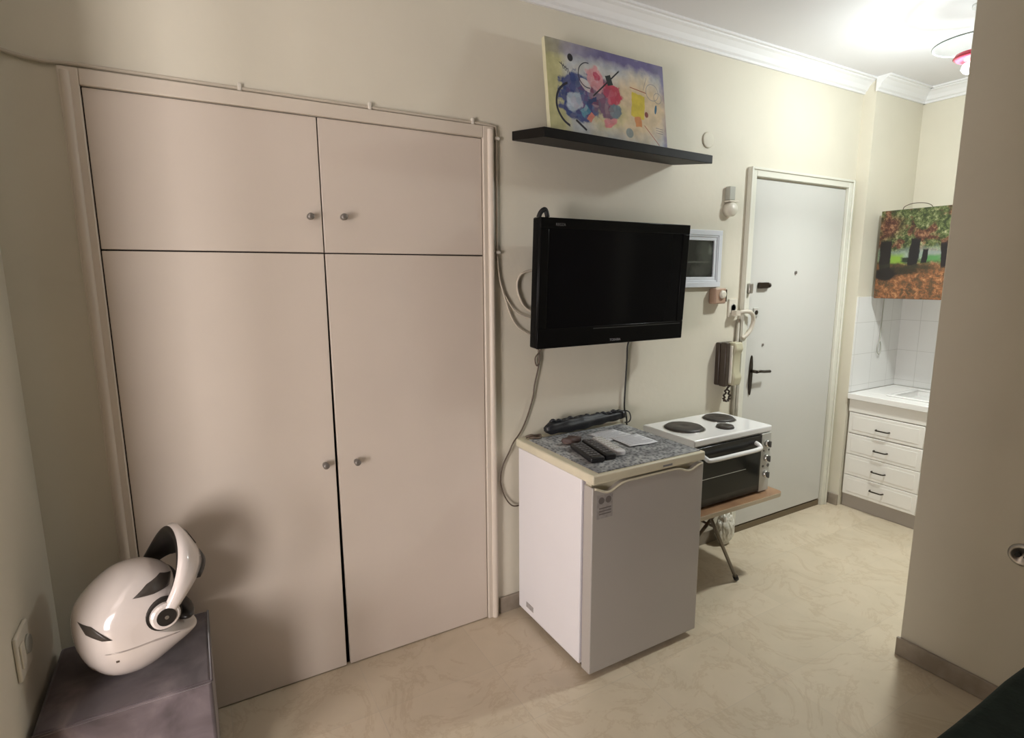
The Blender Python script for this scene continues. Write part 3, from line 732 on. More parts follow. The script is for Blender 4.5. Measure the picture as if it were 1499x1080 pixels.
# folded umbrella along the back of the fridge top
um = thing('folded_umbrella', 'folded black umbrella lying along the back edge of the fridge top', 'umbrella', (1.53, -0.06, FT))
b = bmesh.new(); N = 40; rings = []
for i in range(N+1):
    t = i/N; x = 1.290+0.445*t; r = 0.023+0.007*math.sin(PI*min(t*1.2, 1))+0.002*math.sin(t*30)
    if t < 0.06: r *= 0.55+t*7.5
    if t > 0.96: r *= 0.8
    ring_ = []
    for j in range(24):
        a = 2*PI*j/24; rr = r*(1+0.10*math.sin(a*6+t*5))
        ring_.append(b.verts.new((x, -0.066+0.018*t+rr*math.cos(a), FT+0.034+0.006*t+rr*math.sin(a))))
    rings.append(ring_)
for A, B in zip(rings, rings[1:]):
    for j in range(24): b.faces.new((A[j], A[(j+1)%24], B[(j+1)%24], B[j])).smooth = True
b.faces.new(rings[0][::-1]); b.faces.new(rings[-1]); obj('canopy', b, 'umb', um)
b = bmesh.new()
for k in range(13):
    x = 1.335+0.031*k; dz = 0.001+0.004*math.sin(k*2.3+1)
    tube(b, [(x-0.012, -0.045, FT+0.045), (x-0.004, -0.058, FT+0.062+dz), (x+0.014, -0.06, FT+0.058+dz*0.4), (x+0.024, -0.05, FT+0.048)], 0.0075, 6, True, 3)
obj('loose_folds', b, 'umb', um)
b = bmesh.new(); cyl(b, (1.722, -0.048, FT+.040), (1.752, -0.047, FT+.040), 0.022, 0.018)
tube(b, [(1.745, -0.050, FT+.058), (1.765, -0.065, FT+.052), (1.768, -0.075, FT+.025), (1.755, -0.078, FT+.008), (1.735, -0.072, FT+0.006)], 0.003, 6); obj('handle', b, 'remblk', um)
b = bmesh.new()
tube(b, [(1.205, -0.045, FT+.006), (1.222, -0.06, FT+.016), (1.245, -0.055, FT+.010), (1.262, -0.07, FT+.014), (1.250, -0.085, FT+.007), (1.225, -0.078, FT+.010), (1.215, -0.06, FT+0.007), (1.240, -0.045, FT+.008), (1.275, -0.055, FT+.008)], 0.0055, 8)
tag(obj('coiled_cord', b, 'cablebr'), 'little brown tangled cord at the back left corner of the fridge top', 'cord')

# ================================================================== CABLES
def cable(name, pts, r, m_, label):
    b = bmesh.new(); tube(b, pts, r, 6, True, 6); tag(obj(name, b, m_), label, 'cable')
cable('tv_cable', [(1.300,-.03,1.24), (1.298,-.02,1.19), (1.272,-.012,1.150), (1.280,-.012,1.115), (1.292,-.015,1.14), (1.287,-.012,1.19), (1.290,-.012,1.12), (1.268,-.012,1.03), (1.262,-.01,0.98), (1.235,-.01,0.90), (1.200,-.012,0.835), (1.160,-.014,0.79), (1.140,-.012,0.75), (1.108,-.01,0.69), (1.098,-.01,0.62), (1.118,-.01,0.55), (1.150,-.018,0.505), (1.190,-.022,0.50)], 0.0032, 'cablebr', 'thin brown cable hanging from the television left corner down behind the fridge')
cable('tv_cable', [(1.786,-.06,1.25), (1.787,-.02,1.18), (1.790,-.012,1.10), (1.786,-.012,1.0), (1.783,-.012,0.87), (1.80,-.012,0.80), (1.80,-.02,0.55)], 0.0045, 'cablebl', 'straight dark cable dropping from under the television to the umbrella end')
cable('wall_cable', [(1.092,-.012,1.565), (1.10,-.010,1.50), (1.122,-.010,1.42), (1.165,-.010,1.315), (1.22,-.012,1.265), (1.30,-.02,1.235)], 0.0035, 'conduit', 'pale cable sagging from the wardrobe corner to the television lower edge')
cable('wall_cable', [(1.092,-.012,1.58), (1.105,-.010,1.47), (1.14,-.010,1.40), (1.18,-.012,1.35), (1.25,-.02,1.32), (1.30,-.03,1.30)], 0.0030, 'conduit', 'pale cable just above the lowest sagging one, left of the television')
cable('looped_cable', [(1.31,-.03,1.525), (1.25,-.012,1.522), (1.20,-.012,1.505), (1.182,-.012,1.46), (1.20,-.012,1.40), (1.235,-.012,1.36), (1.30,-.03,1.335)], 0.0050, 'conduit', 'cable loop bulging out from behind the left side of the television')

# ================================================================== FOLDING TABLE + OVEN
BT = 0.440
tb = thing('folding_table', 'small brown topped folding table beside the fridge', 'table', (2.13, -0.22, 0))
b = bmesh.new()
def rr(x0, x1, y0, y1, r, n=6):
    out = []
    for cx, cy, a0 in ((x1-r, y1-r, 0), (x0+r, y1-r, 90), (x0+r, y0+r, 180), (x1-r, y0+r, 270)):
        for i in range(n+1):
            a = math.radians(a0+90*i/n); out.append((cx+r*math.cos(a), cy+r*math.sin(a)))
    return out
prism(b, rr(1.790, 2.468, -0.422, -0.020, 0.03), 'Z', BT-0.022, BT)
tt = obj('tabletop', b, ['board', 'boardedge'], tb, 0.002)
for p in tt.data.polygons:
    if abs(p.normal.z) < 0.5: p.material_index = 1
def leg(p0, p1, foot=True):
    b = bmesh.new(); cyl(b, p0, p1, 0.0085, n=14); l = obj('leg', b, 'tubeleg', tb)
    d = (Vector(p1)-Vector(p0)).normalized()
    b = bmesh.new(); cyl(b, Vector(p1)-d*0.02, Vector(p1)+d*0.002, 0.0125, n=14); obj('rubber_foot', b, 'rubber', l)
leg((2.000, -0.360, BT-0.022), (2.233, -0.360, 0.012))
leg((2.112, -0.345, BT-0.022), (1.800, -0.250, 0.012))
leg((2.000, -0.080, BT-0.022), (2.233, -0.080, 0.012))
leg((2.112, -0.095, BT-0.022), (1.800, -0.190, 0.012))
b = bmesh.new(); cyl(b, (2.058, -0.352, 0.325), (2.058, -0.088, 0.325), 0.006, n=10); obj('cross_rod', b, 'tubeleg', tb)

ov = thing('mini_oven', 'white tabletop oven with two black hotplates on the folding table', 'oven', (2.15, -0.2, BT))
OX0, OX1, OY0, OY1, OZ = 1.880, 2.413, -0.368, -0.045, 0.776
obj('casing', box(OX0+.004, OX1-.004, OY0+.012, OY1, BT+0.010, OZ-0.032), 'enamel', ov, 0.004)
obj('hob_top', box(OX0-.002, OX1+.002, OY0-.002, OY1+.003, OZ-0.032, OZ), 'enamel', ov, 0.007, 3)
dglass = obj('oven_door', box(OX0+.008, 2.338, OY0-.006, OY0+.0118, BT+0.014, OZ-0.038), 'ovenblack', ov, 0.003)
obj('door_glass', box(OX0+.028, 2.322, OY0-.0078, OY0-.0062, BT+0.050, OZ-0.095), 'glass', dglass)
obj('rack_line', box(OX0+.05, 2.23, OY0-.0084, OY0-.0079, 0.585, 0.5875), 'panelgrey', dglass)
b = bmesh.new(); hz = 0.688
tube(b, [(1.925, OY0-.006, hz+.016), (1.927, OY0-.030, hz+.006), (1.945, OY0-.044, hz), (2.10, OY0-.047, hz), (2.265, OY0-.044, hz), (2.288, OY0-.032, hz+.010), (2.292, OY0-.006, hz+.018)], 0.0105, 12); obj('door_handle', b, 'enamel', dglass)
obj('control_panel', box(2.341, OX1-.001, OY0-.004, OY0+.0118, BT+0.008, OZ-0.035), 'panelgrey', ov, 0.002)
for z in (0.690, 0.617, 0.535):
    b = bmesh.new(); lathe(b, (2.378, OY0-.004, z), [(0.0175, 0), (0.0165, -0.012), (0.013, -0.014), (0, -0.014)], 20, 'Y'); k = obj('control_knob', b, 'chrome', ov)
    obj('knob_grip', box(2.3745, 2.3815, OY0-.030, OY0-.018, z-.015, z+.015), 'darkgrey', k, 0.002)
for x, z, r in ((2.360, 0.576, 0.006), (2.398, 0.655, 0.005), (2.359, 0.655, 0.004), (2.398, 0.576, 0.009)): 
    b = bmesh.new(); cyl(b, (x, OY0-.006, z), (x, OY0-.004, z), r, n=12); obj('indicator_light', b, 'darkgrey', ov)

for (x, y, r) in ((2.002, -0.192, 0.093), (2.285, -0.158, 0.078), (2.180, -0.283, 0.042)):
    b = bmesh.new(); lathe(b, (x, y, OZ), [(r, 0.0002), (r, 0.004), (r*0.93, 0.010), (r*0.9, 0.012), (r*0.25, 0.012), (r*0.2, 0.010), (0, 0.010)], 40)
    h = obj('hotplate', b, 'hot', ov)
    if r > 0.05:
        b = bmesh.new(); lathe(b, (x, y, OZ), [(r+.006, 0.0001), (r+.006, 0.002), (r+.001, 0.003), (r+.001, 0.0001)], 40); obj('rim', b, 'chrome', h)
for (x, y) in ((OX0+.04, OY0+.05), (OX1-.04, OY0+.05), (OX0+.04, OY1-.04), (OX1-.04, OY1-.04)):
    b = bmesh.new(); cyl(b, (x, y, BT), (x, y, BT+.0105), 0.014, n=12); obj('foot', b, 'rubber', ov)

# crumpled white bag against the wall under the table
b = bmesh.new(); bmesh.ops.create_icosphere(b, subdivisions=4, radius=1)
from mathutils import noise as mnoise
for v in b.verts:
    n_ = v.co.copy(); k = 1+0.22*(abs(mnoise.noise(n_*2.1))*1.6-0.3)+0.10*mnoise.noise(n_*6.0)
    v.co = Vector((2.50+0.058*n_.x*k, -0.064+0.038*n_.y*k, 0.095+0.100*n_.z*(k if n_.z > 0 else 1)))
    v.co.z = max(v.co.z, 0.003); v.co.y = min(v.co.y, -0.025)
tag(obj('plastic_bag', b, 'bag'), 'crumpled white plastic bag on the floor under the folding table', 'bag')

# ================================================================== KITCHEN
CX = 3.590      # cabinet face
kc = thing('drawer_cabinet', 'white kitchen base cabinet with four drawers beside the front door', 'cabinet', (3.85, -0.31, 0))
obj('body', box(CX+.018, KX-.006, -0.530, -0.082, 0.088, 0.722), 'cab', kc, 0.002)
obj('toe_kick', box(CX+.030, KX-.03, -0.530, -0.082, 0.0, 0.088), 'toe', kc)
obj('top_rail', box(CX, CX+.0178, -0.530, -0.086, 0.640, 0.720), 'cab', kc, 0.002)
for (z0, z1, hz) in ((0.503, 0.634, 0.556), (0.3635, 0.497, 0.424), (0.2255, 0.3615, 0.290), (0.095, 0.2235, 0.166)):
    d = obj('drawer', box(CX, CX+.0178, -0.520, -0.092, z0, z1), 'cab', kc, 0.004)
    obj('drawer_panel', box(CX-.002, CX, -0.495, -0.117, z0+.022, z1-.022), 'cab', d, 0.0018)
    b = bmesh.new(); tube(b, [(CX-.0005, -0.262, hz), (CX-.022, -0.268, hz), (CX-.024, -0.300, hz), (CX-.022, -0.332, hz), (CX-.0005, -0.338, hz)], 0.0042, 8)
    obj('handle', b, 'bronze', d)
k2 = thing('kitchen_cabinet', 'white kitchen base cabinet half hidden behind the wall, right of the drawers', 'cabinet', (3.85, -0.95, 0))
obj('body', box(CX+.018, KX-.006, -1.40, -0.534, 0.088, 0.722), 'cab', k2, 0.002)
obj('toe_kick', box(CX+.030, KX-.03, -1.40, -0.534, 0.0, 0.088), 'toe', k2)
for y0, y1 in ((-0.965, -0.540), (-1.395, -0.970)):
    d = obj('door', box(CX, CX+.0178, y0, y1, 0.095, 0.634), 'cab', k2, 0.004)
    b = bmesh.new(); cyl(b, (CX-.02, y1-.05, 0.5), (CX, y1-.05, 0.5), 0.008); obj('knob', b, 'bronze', d)
obj('top_rail', box(CX, CX+.0178, -1.40, -0.536, 0.640, 0.720), 'cab', k2, 0.002)
# worktop with a cut-out for the sink
b = bmesh.new(); x0, x1, y0, y1, z0, z1 = CX-.022, KX-.0065, -1.40, NY-.0065, 0.7225, 0.758
SX0, SX1, SY0, SY1 = 3.70, 4.02, -0.78, -0.27
bx(b, x0, SX0, y0, y1, z0, z1); bx(b, SX1, x1, y0, y1, z0, z1); bx(b, SX0, SX1, SY1, y1, z0, z1); bx(b, SX0, SX1, y0, SY0, z0, z1)
tag(obj('worktop', b, 'counter', None, 0.003), 'white kitchen worktop over the drawers, running behind the wall', 'worktop')
sk = thing('kitchen_sink', 'white sink set into the kitchen worktop', 'sink', (3.86, -0.5, 0.758))
b = bmesh.new(); ring_t = 0.03
bx(b, SX0-.02, SX0+.01, SY0-.02, SY1+.02, 0.7582, 0.768); bx(b, SX1-.01, SX1+.02, SY0-.02, SY1+.02, 0.7582, 0.768)
bx(b, SX0+.01, SX1-.01, SY1-.01, SY1+.02, 0.7582, 0.768); bx(b, SX0+.01, SX1-.01, SY0-.02, SY0+.01, 0.7582, 0.768)
obj('rim', b, 'sink', sk, 0.004)
b = bmesh.new()
bx(b, SX0+.002, SX0+.006, SY0+.002, SY1-.002, 0.724, 0.758); bx(b, SX1-.006, SX1-.002, SY0+.002, SY1-.002, 0.724, 0.758)
bx(b, SX0+.006, SX1-.006, SY0+.002, SY0+.006, 0.724, 0.758); bx(b, SX0+.006, SX1-.006, SY1-.006, SY1-.002, 0.724, 0.758); bx(b, SX0+.006, SX1-.006, SY0+.006, SY1-.006, 0.7225, 0.726)
obj('basin', b, 'sink', sk)

# wall cabinet carrying the autumn picture
wc = thing('wall_cabinet', 'plain white wall cabinet above the worktop, behind the autumn tree picture', 'cabinet', (3.93, -0.5, 1.6))
obj('body', box(3.735, KX-.001, -0.86, -0.104, 1.375, 1.860), 'cab', wc, 0.002)
T = Paint('autumn_park_print', (0.06, 0.09, 0.03), 0.5, 16, 'Y')
# canvas local y runs 0 .. -W ; Z 0..H   (u = -y)
nt = T.nt; T.X = fmath(nt, 'MULTIPLY', T.sp.outputs['Y'], -1.0)
HT, WT = 0.525, 0.78
f1 = noise(nt, T.tc.outputs['Object'], 36, 9, 0.2, 0.8); f2 = noise(nt, T.tc.outputs['Object'], 11, 3, 0.4); f3 = noise(nt, T.tc.outputs['Object'], 28, 9, 0.3, 0.8)
leaf = ramp(nt, [(0.34, (0.012, 0.018, 0.008)), (0.45, (0.035, 0.05, 0.015)), (0.54, (0.12, 0.15, 0.05)), (0.63, (0.36, 0.35, 0.20)), (0.72, (0.70, 0.68, 0.50))], f1.outputs['Fac'])
redleaf = ramp(nt, [(0.36, (0.02, 0.01, 0.01)), (0.5, (0.10, 0.035, 0.02)), (0.64, (0.40, 0.22, 0.12))], f1.outputs['Fac'])
mk = ramp(nt, [(0.52, (0, 0, 0)), (0.60, (1, 1, 1))], f2.outputs['Fac'])
T.col = mixc(nt, mk, leaf, redleaf)
T.ell(0.05, 0.43, 0.07, 0.06, redleaf, 0, 0.08, 0.4)
T.rect(0.26, 0.262, 0.22, 0.030, (0.30, 0.38, 0.34), 0, 0.08, 0.6, 0.65)
T.rect(0.105, 0.235, 0.040, 0.028, (0.20, 0.34, 0.04), 0, 0.03, 0.5)
T.rect(0.30, 0.235, 0.045, 0.018, (0.08, 0.22, 0.07), 0, 0.03, 0.5)
T.rect(0.18, 0.232, 0.045, 0.014, (0.02, 0.03, 0.015), 0, 0.02, 0.2)
ground = ramp(nt, [(0.32, (0.03, 0.025, 0.015)), (0.45, (0.10, 0.06, 0.03)), (0.54, (0.26, 0.10, 0.04)), (0.64, (0.48, 0.26, 0.12)), (0.75, (0.50, 0.42, 0.20))], f3.outputs['Fac'])
T.rect(0.40, 0.085, 0.45, 0.118, ground, 0, 0.035, 0.08)
T.rect(0.11, 0.165, 0.15, 0.024, (0.018, 0.018, 0.010), 0.10, 0.03, 0.3, 0.9)
T.rect(0.045, 0.235, 0.032, 0.115, (0.012, 0.009, 0.008), 0.03, 0.03, 0.1)
T.ell(0.05, 0.145, 0.065, 0.035, (0.012, 0.009, 0.008), 0, 0.02, 0.2)
T.rect(0.200, 0.275, 0.026, 0.080, (0.010, 0.008, 0.008), -0.05, 0.03, 0.1)
T.rect(0.258, 0.250, 0.014, 0.040, (0.010, 0.008, 0.008), 0.0, 0.02, 0.1)
T.rect(0.355, 0.255, 0.016, 0.07, (0.012, 0.008, 0.008), 0.1, 0.015, 0.1)
T.rect(0.19, 0.190, 0.16, 0.010, (0.03, 0.03, 0.015), -0.06, 0.04, 0.4, 0.7)
mt_ = T.done()
b = bmesh.new(); bx(b, 0, 0.022, -WT, 0, 0, HT)
tc_ = obj('tree_canvas', b, [mt_, M['dark']], None, 0.0015); tc_.location = (3.712, -0.104, 1.352)
for p in tc_.data.polygons:
    if p.normal.x > -0.5: p.material_index = 1
tag(tc_, 'autumn park canvas print with dark tree trunks hung over the kitchen worktop', 'picture')
b = bmesh.new(); tube(b, [(3.723, -0.215, 1.878), (3.723, -0.225, 1.895), (3.723, -0.27, 1.908), (3.723, -0.33, 1.903), (3.723, -0.36, 1.890), (3.723, -0.37, 1.878)], 0.0022, 6)
obj('hanging_string', b, 'cablebr', tc_).matrix_parent_inverse = Matrix.Translation(-Vector(tc_.location))
cable('power_cable', [(3.86, NY-.016, 1.40), (3.862, NY-.016, 1.25), (3.858, NY-.016, 1.08), (3.842, NY-.018, 1.05), (3.840, NY-.018, 1.01), (3.860, NY-.018, 0.985), (3.878, NY-.018, 1.01), (3.872, NY-.018, 1.05), (3.858, NY-.02, 1.07)], 0.0035, 'plasticgr', 'thin cord with a looped end hanging on the tiles below the tree picture')

# ceiling lamp in the kitchen
cl = thing('ceiling_lamp', 'kitchen ceiling lamp with a round glass dish and red ring', 'ceiling lamp', (3.02, -0.78, CEIL))
LX, LY, LZ = 3.02, -0.78, 2.455
b = bmesh.new(); lathe(b, (LX, LY, 0), [(0.03, CEIL), (0.03, CEIL-.015), (0.012, CEIL-.02), (0.010, LZ), (0, LZ)], 28); obj('ceiling_rose', b, 'lampgl', cl)
fm = bpy.data.materials.new('frosted_lamp_glass'); fm.use_nodes = True; nt = fm.node_tree
for nd in list(nt.nodes):
    if nd.type == 'BSDF_PRINCIPLED': nt.nodes.remove(nd)
mx = nt.nodes.new('ShaderNodeMixShader'); tr = nt.nodes.new('ShaderNodeBsdfTransparent'); tl = nt.nodes.new('ShaderNodeBsdfTranslucent')
tl.inputs[0].default_value = (0.95, 0.97, 0.97, 1); mx.inputs[0].default_value = 0.35
nt.links.new(tr.outputs[0], mx.inputs[1]); nt.links.new(tl.outputs[0], mx.inputs[2]); nt.links.new(mx.outputs[0], nt.nodes['Material Output'].inputs[0])
b = bmesh.new(); lathe(b, (LX, LY, 0), [(0.03, LZ-.010), (0.10, LZ-.002), (0.150, LZ+.018), (0.150, LZ+.022), (0.10, LZ+.004), (0.03, LZ-.004)], 40); gl = obj('glass_dish', b, fm, cl)
b = bmesh.new(); rp = [(LX+0.153*math.cos(2*PI*i/40), LY+0.153*math.sin(2*PI*i/40), LZ+.02) for i in range(41)]; tube(b, rp, 0.0045, 8, False); obj('rim', b, 'lamprim', gl)
b = bmesh.new(); lathe(b, (LX, LY, 0), [(0.02, LZ-.012), (0.070, LZ-.020), (0.078, LZ-.034), (0.062, LZ-.046), (0.045, LZ-.05), (0.02, LZ-.05)], 32); obj('red_ring', b, 'red', cl)
b = bmesh.new(); lathe(b, (LX, LY, 0), [(0.02, LZ-.05), (0.040, LZ-.062), (0.045, LZ-.080), (0.035, LZ-.094), (0.015, LZ-.098)], 32); obj('bulb', b, 'glow', cl)

# round socket on the partition wall
ps = thing('round_socket', 'round socket low on the partition wall at the right edge', 'socket', (PX, -1.372, 0.575))
b = bmesh.new(); lathe(b, (PX, -1.372, 0.572), [(0.038, 0), (0.037, -0.008), (0.028, -0.012), (0.022, -0.004), (0, -0.004)], 28, 'X'); obj('cover', b, 'steel', ps)
b = bmesh.new(); cyl(b, (PX-.0045, -1.364, 0.572), (PX-.016, -1.364, 0.572), 0.008); cyl(b, (PX-.0045, -1.384, 0.572), (PX-.016, -1.384, 0.572), 0.005); obj('socket_pins', b, 'rubber', ps)

# socket on the left wall
ls = thing('double_socket', 'cream socket plate on the left wall beside the ottoman', 'socket', (-0.436, -0.365, 0.605))
obj('socket_plate', box(-0.4358, -0.426, -0.415, -0.315, 0.545, 0.660), 'plastic', ls, 0.004)
b = bmesh.new(); lathe(b, (-0.426, -0.345, 0.605), [(0.024, 0), (0.022, 0.006), (0.018, 0.001), (0, 0.001)], 24, 'X'); obj('socket_face', b, 'plasticgr', ls)
obj('rocker_switch', box(-0.426, -0.421, -0.408, -0.380, 0.575, 0.635), 'plastic', ls, 0.002)

# ================================================================== OTTOMAN
ot = thing('ottoman', 'square mauve grey suede ottoman in the left corner under the helmet', 'ottoman', (-0.24, -0.26, 0))
OTZ = 0.42; a0, a1, c0, c1 = -0.422, -0.038, -0.448, -0.072
b = bmesh.new()
bx(b, a0, a1, c0, c1, 0.02, OTZ)
bmesh.ops.subdivide_edges(b, edges=b.edges[:], cuts=7, use_grid_fill=True)
for v in b.verts:
    if v.co.z > OTZ-1e-4:
        u = (v.co.x-a0)/(a1-a0); t = (v.co.y-c0)/(c1-c0)
        v.co.z += 0.006*math.sin(PI*u)*math.sin(PI*t) - 0.004*math.exp(-(((u-.6)/.3)**2+((t-.5)/.3)**2))
obj('cushion_body', b, 'suede', ot, 0.010, 3)
b = bmesh.new()
e = 0.002
tube(b, [(a0+e, c0-e+.003, OTZ-.004), (a1-.004, c0-e+.003, OTZ-.004), (a1+e-.003, c0+.004, OTZ-.004), (a1+e-.003, c1, OTZ-.004)], 0.0035, 8, False); obj('piping', b, 'suede', ot)
for x in (a0+.04, a1-.04):
    for y in (c0+.04, c1-.04):
        b = bmesh.new(); cyl(b, (x, y, 0), (x, y, 0.021), 0.018, n=12); obj('foot', b, 'rubber', ot)

# ================================================================== HELMET
HY = -0.270
hm = thing('motorcycle_helmet', 'scuffed white flip-up motorcycle helmet lying on the ottoman', 'helmet', (-0.19, HY, 0.42))
YAW = math.radians(18)
def hl(u, w_, z):      # helmet frame -> world  (u forward, w_ lateral away from the camera)
    return Vector((-0.195 + u*math.cos(YAW) - w_*math.sin(YAW), HY + u*math.sin(YAW) + w_*math.cos(YAW), z))
# side outline (u, z) clockwise from the rear bottom
OUT = [(-0.155,0.570),(-0.154,0.608),(-0.142,0.648),(-0.103,0.690),(-0.056,0.720),(-0.014,0.728),(0.026,0.722),(0.066,0.698),(0.088,0.662),
       (0.092,0.625),(0.074,0.580),(0.078,0.548),(0.105,0.518),(0.130,0.500),(0.112,0.482),(0.070,0.462),(0.010,0.436),(-0.045,0.430),(-0.100,0.448),(-0.135,0.490),(-0.150,0.530)]
def closed_smooth(pts, k=4):
    n = len(pts); out = []
    for i in range(n):
        p0, p1, p2, p3 = (Vector(pts[(i+d) % n]) for d in (-1, 0, 1, 2))
        for j in range(k):
            t = j/k; out.append(0.5*((2*p1)+(-p0+p2)*t+(2*p0-5*p1+4*p2-p3)*t*t+(-p0+3*p1-3*p2+p3)*t**3))
    return out
OL = closed_smooth(OUT, 4); cu = Vector((-0.025, 0.580)); HW = 0.122
b = bmesh.new(); rings = []; K = 14
for i in range(-K, K+1):
    t = i/K*1.45; s = math.cos(t)**0.70; wv = HW*math.sin(t)/math.sin(1.45)
    rings.append([b.verts.new(hl(*( (cu+(p-cu)*s)[0], wv, (cu+(p-cu)*s)[1] ))) for p in OL])
for A, B in zip(rings, rings[1:]):
    for j in range(len(OL)): b.faces.new((A[j], A[(j+1)%len(OL)], B[(j+1)%len(OL)], B[j])).smooth = True
b.faces.new(rings[0][::-1]); b.faces.new(rings[-1])
shell = obj('shell', b, 'helmet', hm)
def shell_w(u, z):      # lateral half width of the shell surface at (u,z), near side negative
    import itertools
    p = Vector((u, z))-cu; ang = math.atan2(p.y, p.x); best = None
    for q in OL:
        d = q-cu; da = abs((math.atan2(d.y, d.x)-ang+PI) % (2*PI)-PI)
        if best is None or da < best[0]: best = (da, d.length)
    s = min(p.length/best[1], 0.999); t = math.acos(s**(1/0.70))
    return -HW*math.sin(min(t,1.45))/math.sin(1.45)
def decal(pts, mt, name, lift=0.0025, parent=None, k=3, far=False):
    """thin patch laid over the shell: polygon of (u,z)"""
    P = [Vector(p) for p in pts]; c = sum(P, Vector((0, 0)))/len(P); b = bmesh.new()
    ringsn = 4; rows = []
    n = len(P); dense = []
    for i in range(n):
        for j in range(k): dense.append(P[i].lerp(P[(i+1)%n], j/k))
    for r in range(ringsn+1):
        f = r/ringsn
        rows.append([b.verts.new(hl((c+(p-c)*f).x, shell_w(*(c+(p-c)*f))-lift*(1.0 if f < 0.9 else 0.2), (c+(p-c)*f).y)) for p in dense])
    for A, B in zip(rows[1:], rows[2:]):
        for j in range(len(dense)): b.faces.new((A[j], A[(j+1)%len(dense)], B[(j+1)%len(dense)], B[j])).smooth = True
    b.faces.new(rows[1][::-1])
    for v in rows[0]: b.verts.remove(v)
    return obj(name, b, mt, parent or shell)
# chin bar: swept band from the near pivot over the raised front to the far pivot
PU, PZ = 0.024, 0.610
def bar_pt(t):      # t -1 (near pivot) .. 1 (far pivot): returns centre, in helmet frame
    a = t*PI/2
    reach = math.cos(a)**0.75
    u = PU + 0.098*reach; z = PZ + 0.132*reach; wv = (HW+0.012)*math.sin(a)
    return u, wv, z
b = bmesh.new(); rows = []; n = 44
for i in range(n+1):
    t = -1 + 2*i/n; u, wv, z = bar_pt(t); f = math.cos(t*PI/2)
    wid = 0.018 + 0.041*f**1.6      # half width along the band (fore-aft)
    # local frame: outward o (away from pivot axis and laterally), across c
    rd = Vector((0.90, 0.43)).normalized()            # raised direction in the u-z plane
    outw = Vector((rd.x*f, math.sin(t*PI/2), rd.y*f)).normalized()
    cross = Vector((rd.y, 0, -rd.x))                    # forward/down direction
    c3 = Vector((u, wv, z)); th = 0.009+0.006*f
    row = []
    for (cc, oo) in ((-1, -0.2), (-0.9, 1), (-0.3, 1.35), (0.3, 1.35), (0.9, 1), (1, -0.2), (0.8, -1), (-0.8, -1)):
        q = c3 + cross*(wid*cc) + outw*(th*oo); row.append(b.verts.new(hl(q.x, q.y, q.z)))
    rows.append(row)
for A, B in zip(rows, rows[1:]):
    for j in range(8):
        f_ = b.faces.new((A[j], A[(j+1)%8], B[(j+1)%8], B[j])); f_.smooth = True
        f_.material_index = 1 if j in (5, 6, 7) else 0
b.faces.new(rows[0][::-1]); b.faces.new(rows[-1])
cb = obj('chin_bar', b, ['helmet', 'helmetdk'], hm)
# black edge trim and mouth vent on the raised bar
def band(t0, t1, ca, cb_, lift, mt, name, parent, n=16):
    b = bmesh.new(); rows = []
    for i in range(n+1):
        t = t0+(t1-t0)*i/n; u, wv, z = bar_pt(t); f = math.cos(t*PI/2); wid = 0.018+0.041*f**1.6; th = 0.009+0.006*f
        rd = Vector((0.90, 0.43)).normalized(); outw = Vector((rd.x*f, math.sin(t*PI/2), rd.y*f)).normalized(); cross = Vector((rd.y, 0, -rd.x))
        c3 = Vector((u, wv, z)); row = []
        for (cc, oo) in ((ca, 0.2), (ca, 1.35+lift), (cb_, 1.35+lift), (cb_, 0.2)):
            q = c3+cross*(wid*cc)+outw*(th*oo); row.append(b.verts.new(hl(q.x, q.y, q.z)))
        rows.append(row)
    for A, B in zip(rows, rows[1:]):
        for j in range(4): b.faces.new((A[j], A[(j+1)%4], B[(j+1)%4], B[j])).smooth = True
    b.faces.new(rows[0][::-1]); b.faces.new(rows[-1]); return obj(name, b, mt, parent)
band(-0.55, 0.55, 0.85, 1.12, -0.1, 'helmetdk', 'edge_trim', cb)
band(-0.10, 0.25, -0.35, 0.3, 0.12, 'helmetdk', 'chin_vent', cb)
# pivots
for sgn, nm in ((-1, 'pivot_cover'), (1, 'pivot_cover')):
    b = bmesh.new(); w0 = sgn*(HW-0.010)
    def ringv(r, wv, n=28): return [b.verts.new(hl(PU+r*math.cos(2*PI*i/n), wv, PZ+r*math.sin(2*PI*i/n))) for i in range(n)]
    rs = [ringv(0.036, w0), ringv(0.036, w0+sgn*0.026), ringv(0.031, w0+sgn*0.031), ringv(0.023, w0+sgn*0.031)]
    for A, B in zip(rs, rs[1:]):
        for j in range(28): b.faces.new((A[j], A[(j+1)%28], B[(j+1)%28], B[j]))
    b.faces.new(rs[-1]); b.faces.new(rs[0][::-1]); pc = obj(nm, b, 'helmet', cb)
    b = bmesh.new(); cyl(b, hl(PU, w0+sgn*0.0312, PZ), hl(PU, w0+sgn*0.035, PZ), 0.0235, n=28); hub = obj('hub', b, 'helmetdk', pc)
    b = bmesh.new(); cyl(b, hl(PU, w0+sgn*0.035, PZ), hl(PU, w0+sgn*0.0365, PZ), 0.005, n=12); obj('screw', b, 'steel', hub)
    b = bmesh.new(); A = ringv(0.043, w0-sgn*.004); B = ringv(0.043, w0+sgn*0.016); 
    for j in range(28): b.faces.new((A[j], A[(j+1)%28], B[(j+1)%28], B[j]))
    b.faces.new(A[::-1]); b.faces.new(B); obj('pivot_ring', b, 'helmetdk', hm)
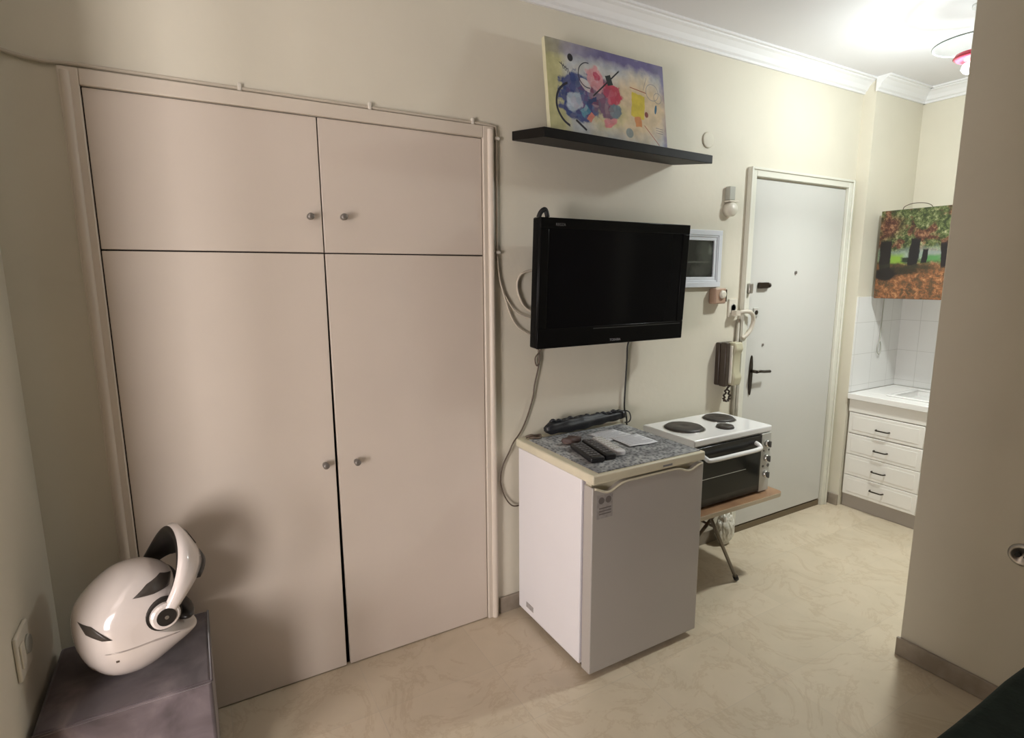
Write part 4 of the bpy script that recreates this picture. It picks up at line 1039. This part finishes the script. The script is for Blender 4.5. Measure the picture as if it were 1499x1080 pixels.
# face opening: padded lining set into the front of the shell
b = bmesh.new(); bmesh.ops.create_icosphere(b, subdivisions=4, radius=1)
for v in b.verts: v.co = hl(0.070+0.030*v.co.x, 0.090*v.co.y, 0.622+0.062*v.co.z)
for f in b.faces: f.smooth = True
obj('lining', b, 'lining', hm)
b = bmesh.new(); bmesh.ops.create_icosphere(b, subdivisions=3, radius=1)
for v in b.verts: v.co = hl(0.092+0.032*v.co.x, 0.088*v.co.y, 0.552+0.020*v.co.z)
for f in b.faces: f.smooth = True
obj('cheek_pad', b, 'helmetdk', hm)
# vents
decal([(-0.038,0.674),(0.000,0.694),(0.040,0.700),(0.072,0.684),(0.050,0.668),(0.010,0.668)], 'helmetvent', 'top_vent', 0.007)
decal([(-0.146,0.632),(-0.126,0.628),(-0.092,0.588),(-0.112,0.590),(-0.138,0.606)], 'helmetvent', 'rear_vent', 0.005)
decal([(-0.135,0.5535),(0.0,0.5475),(0.085,0.533),(0.085,0.531),(0.0,0.5445),(-0.135,0.5505)], mat('seam_grey', (0.40, 0.35, 0.32), 0.5), 'panel_seam', 0.0008, None, 8)
decal([(-0.138,0.500),(-0.128,0.498),(-0.122,0.486),(-0.132,0.482)], 'scuff', 'scuff_mark', 0.001)
decal([(-0.110,0.470),(-0.098,0.470),(-0.088,0.460),(-0.102,0.458)], 'scuff', 'scuff_mark', 0.001)
decal([(-0.090,0.525),(-0.083,0.526),(-0.082,0.519),(-0.089,0.518)], 'scuff', 'scuff_mark', 0.001)

# ================================================================== BED CORNER (dark green cover)
b = bmesh.new()
bx(b, 0.95, 2.32, -3.0, -1.535, 0.0, 0.45)
bmesh.ops.subdivide_edges(b, edges=b.edges[:], cuts=9, use_grid_fill=True)
for v in b.verts:
    v.co.z += 0.004*math.sin(v.co.x*17)*math.sin(v.co.y*13) if v.co.z > 0.4 else 0
    if v.co.y > -1.54 and v.co.z < 0.4: v.co.y += 0.006*math.sin(v.co.x*31)
    v.co.z = max(v.co.z, 0.0)
tag(obj('bed', b, 'green', None, 0.02, 4), 'dark green covered bed corner in the bottom right of the room', 'bed')
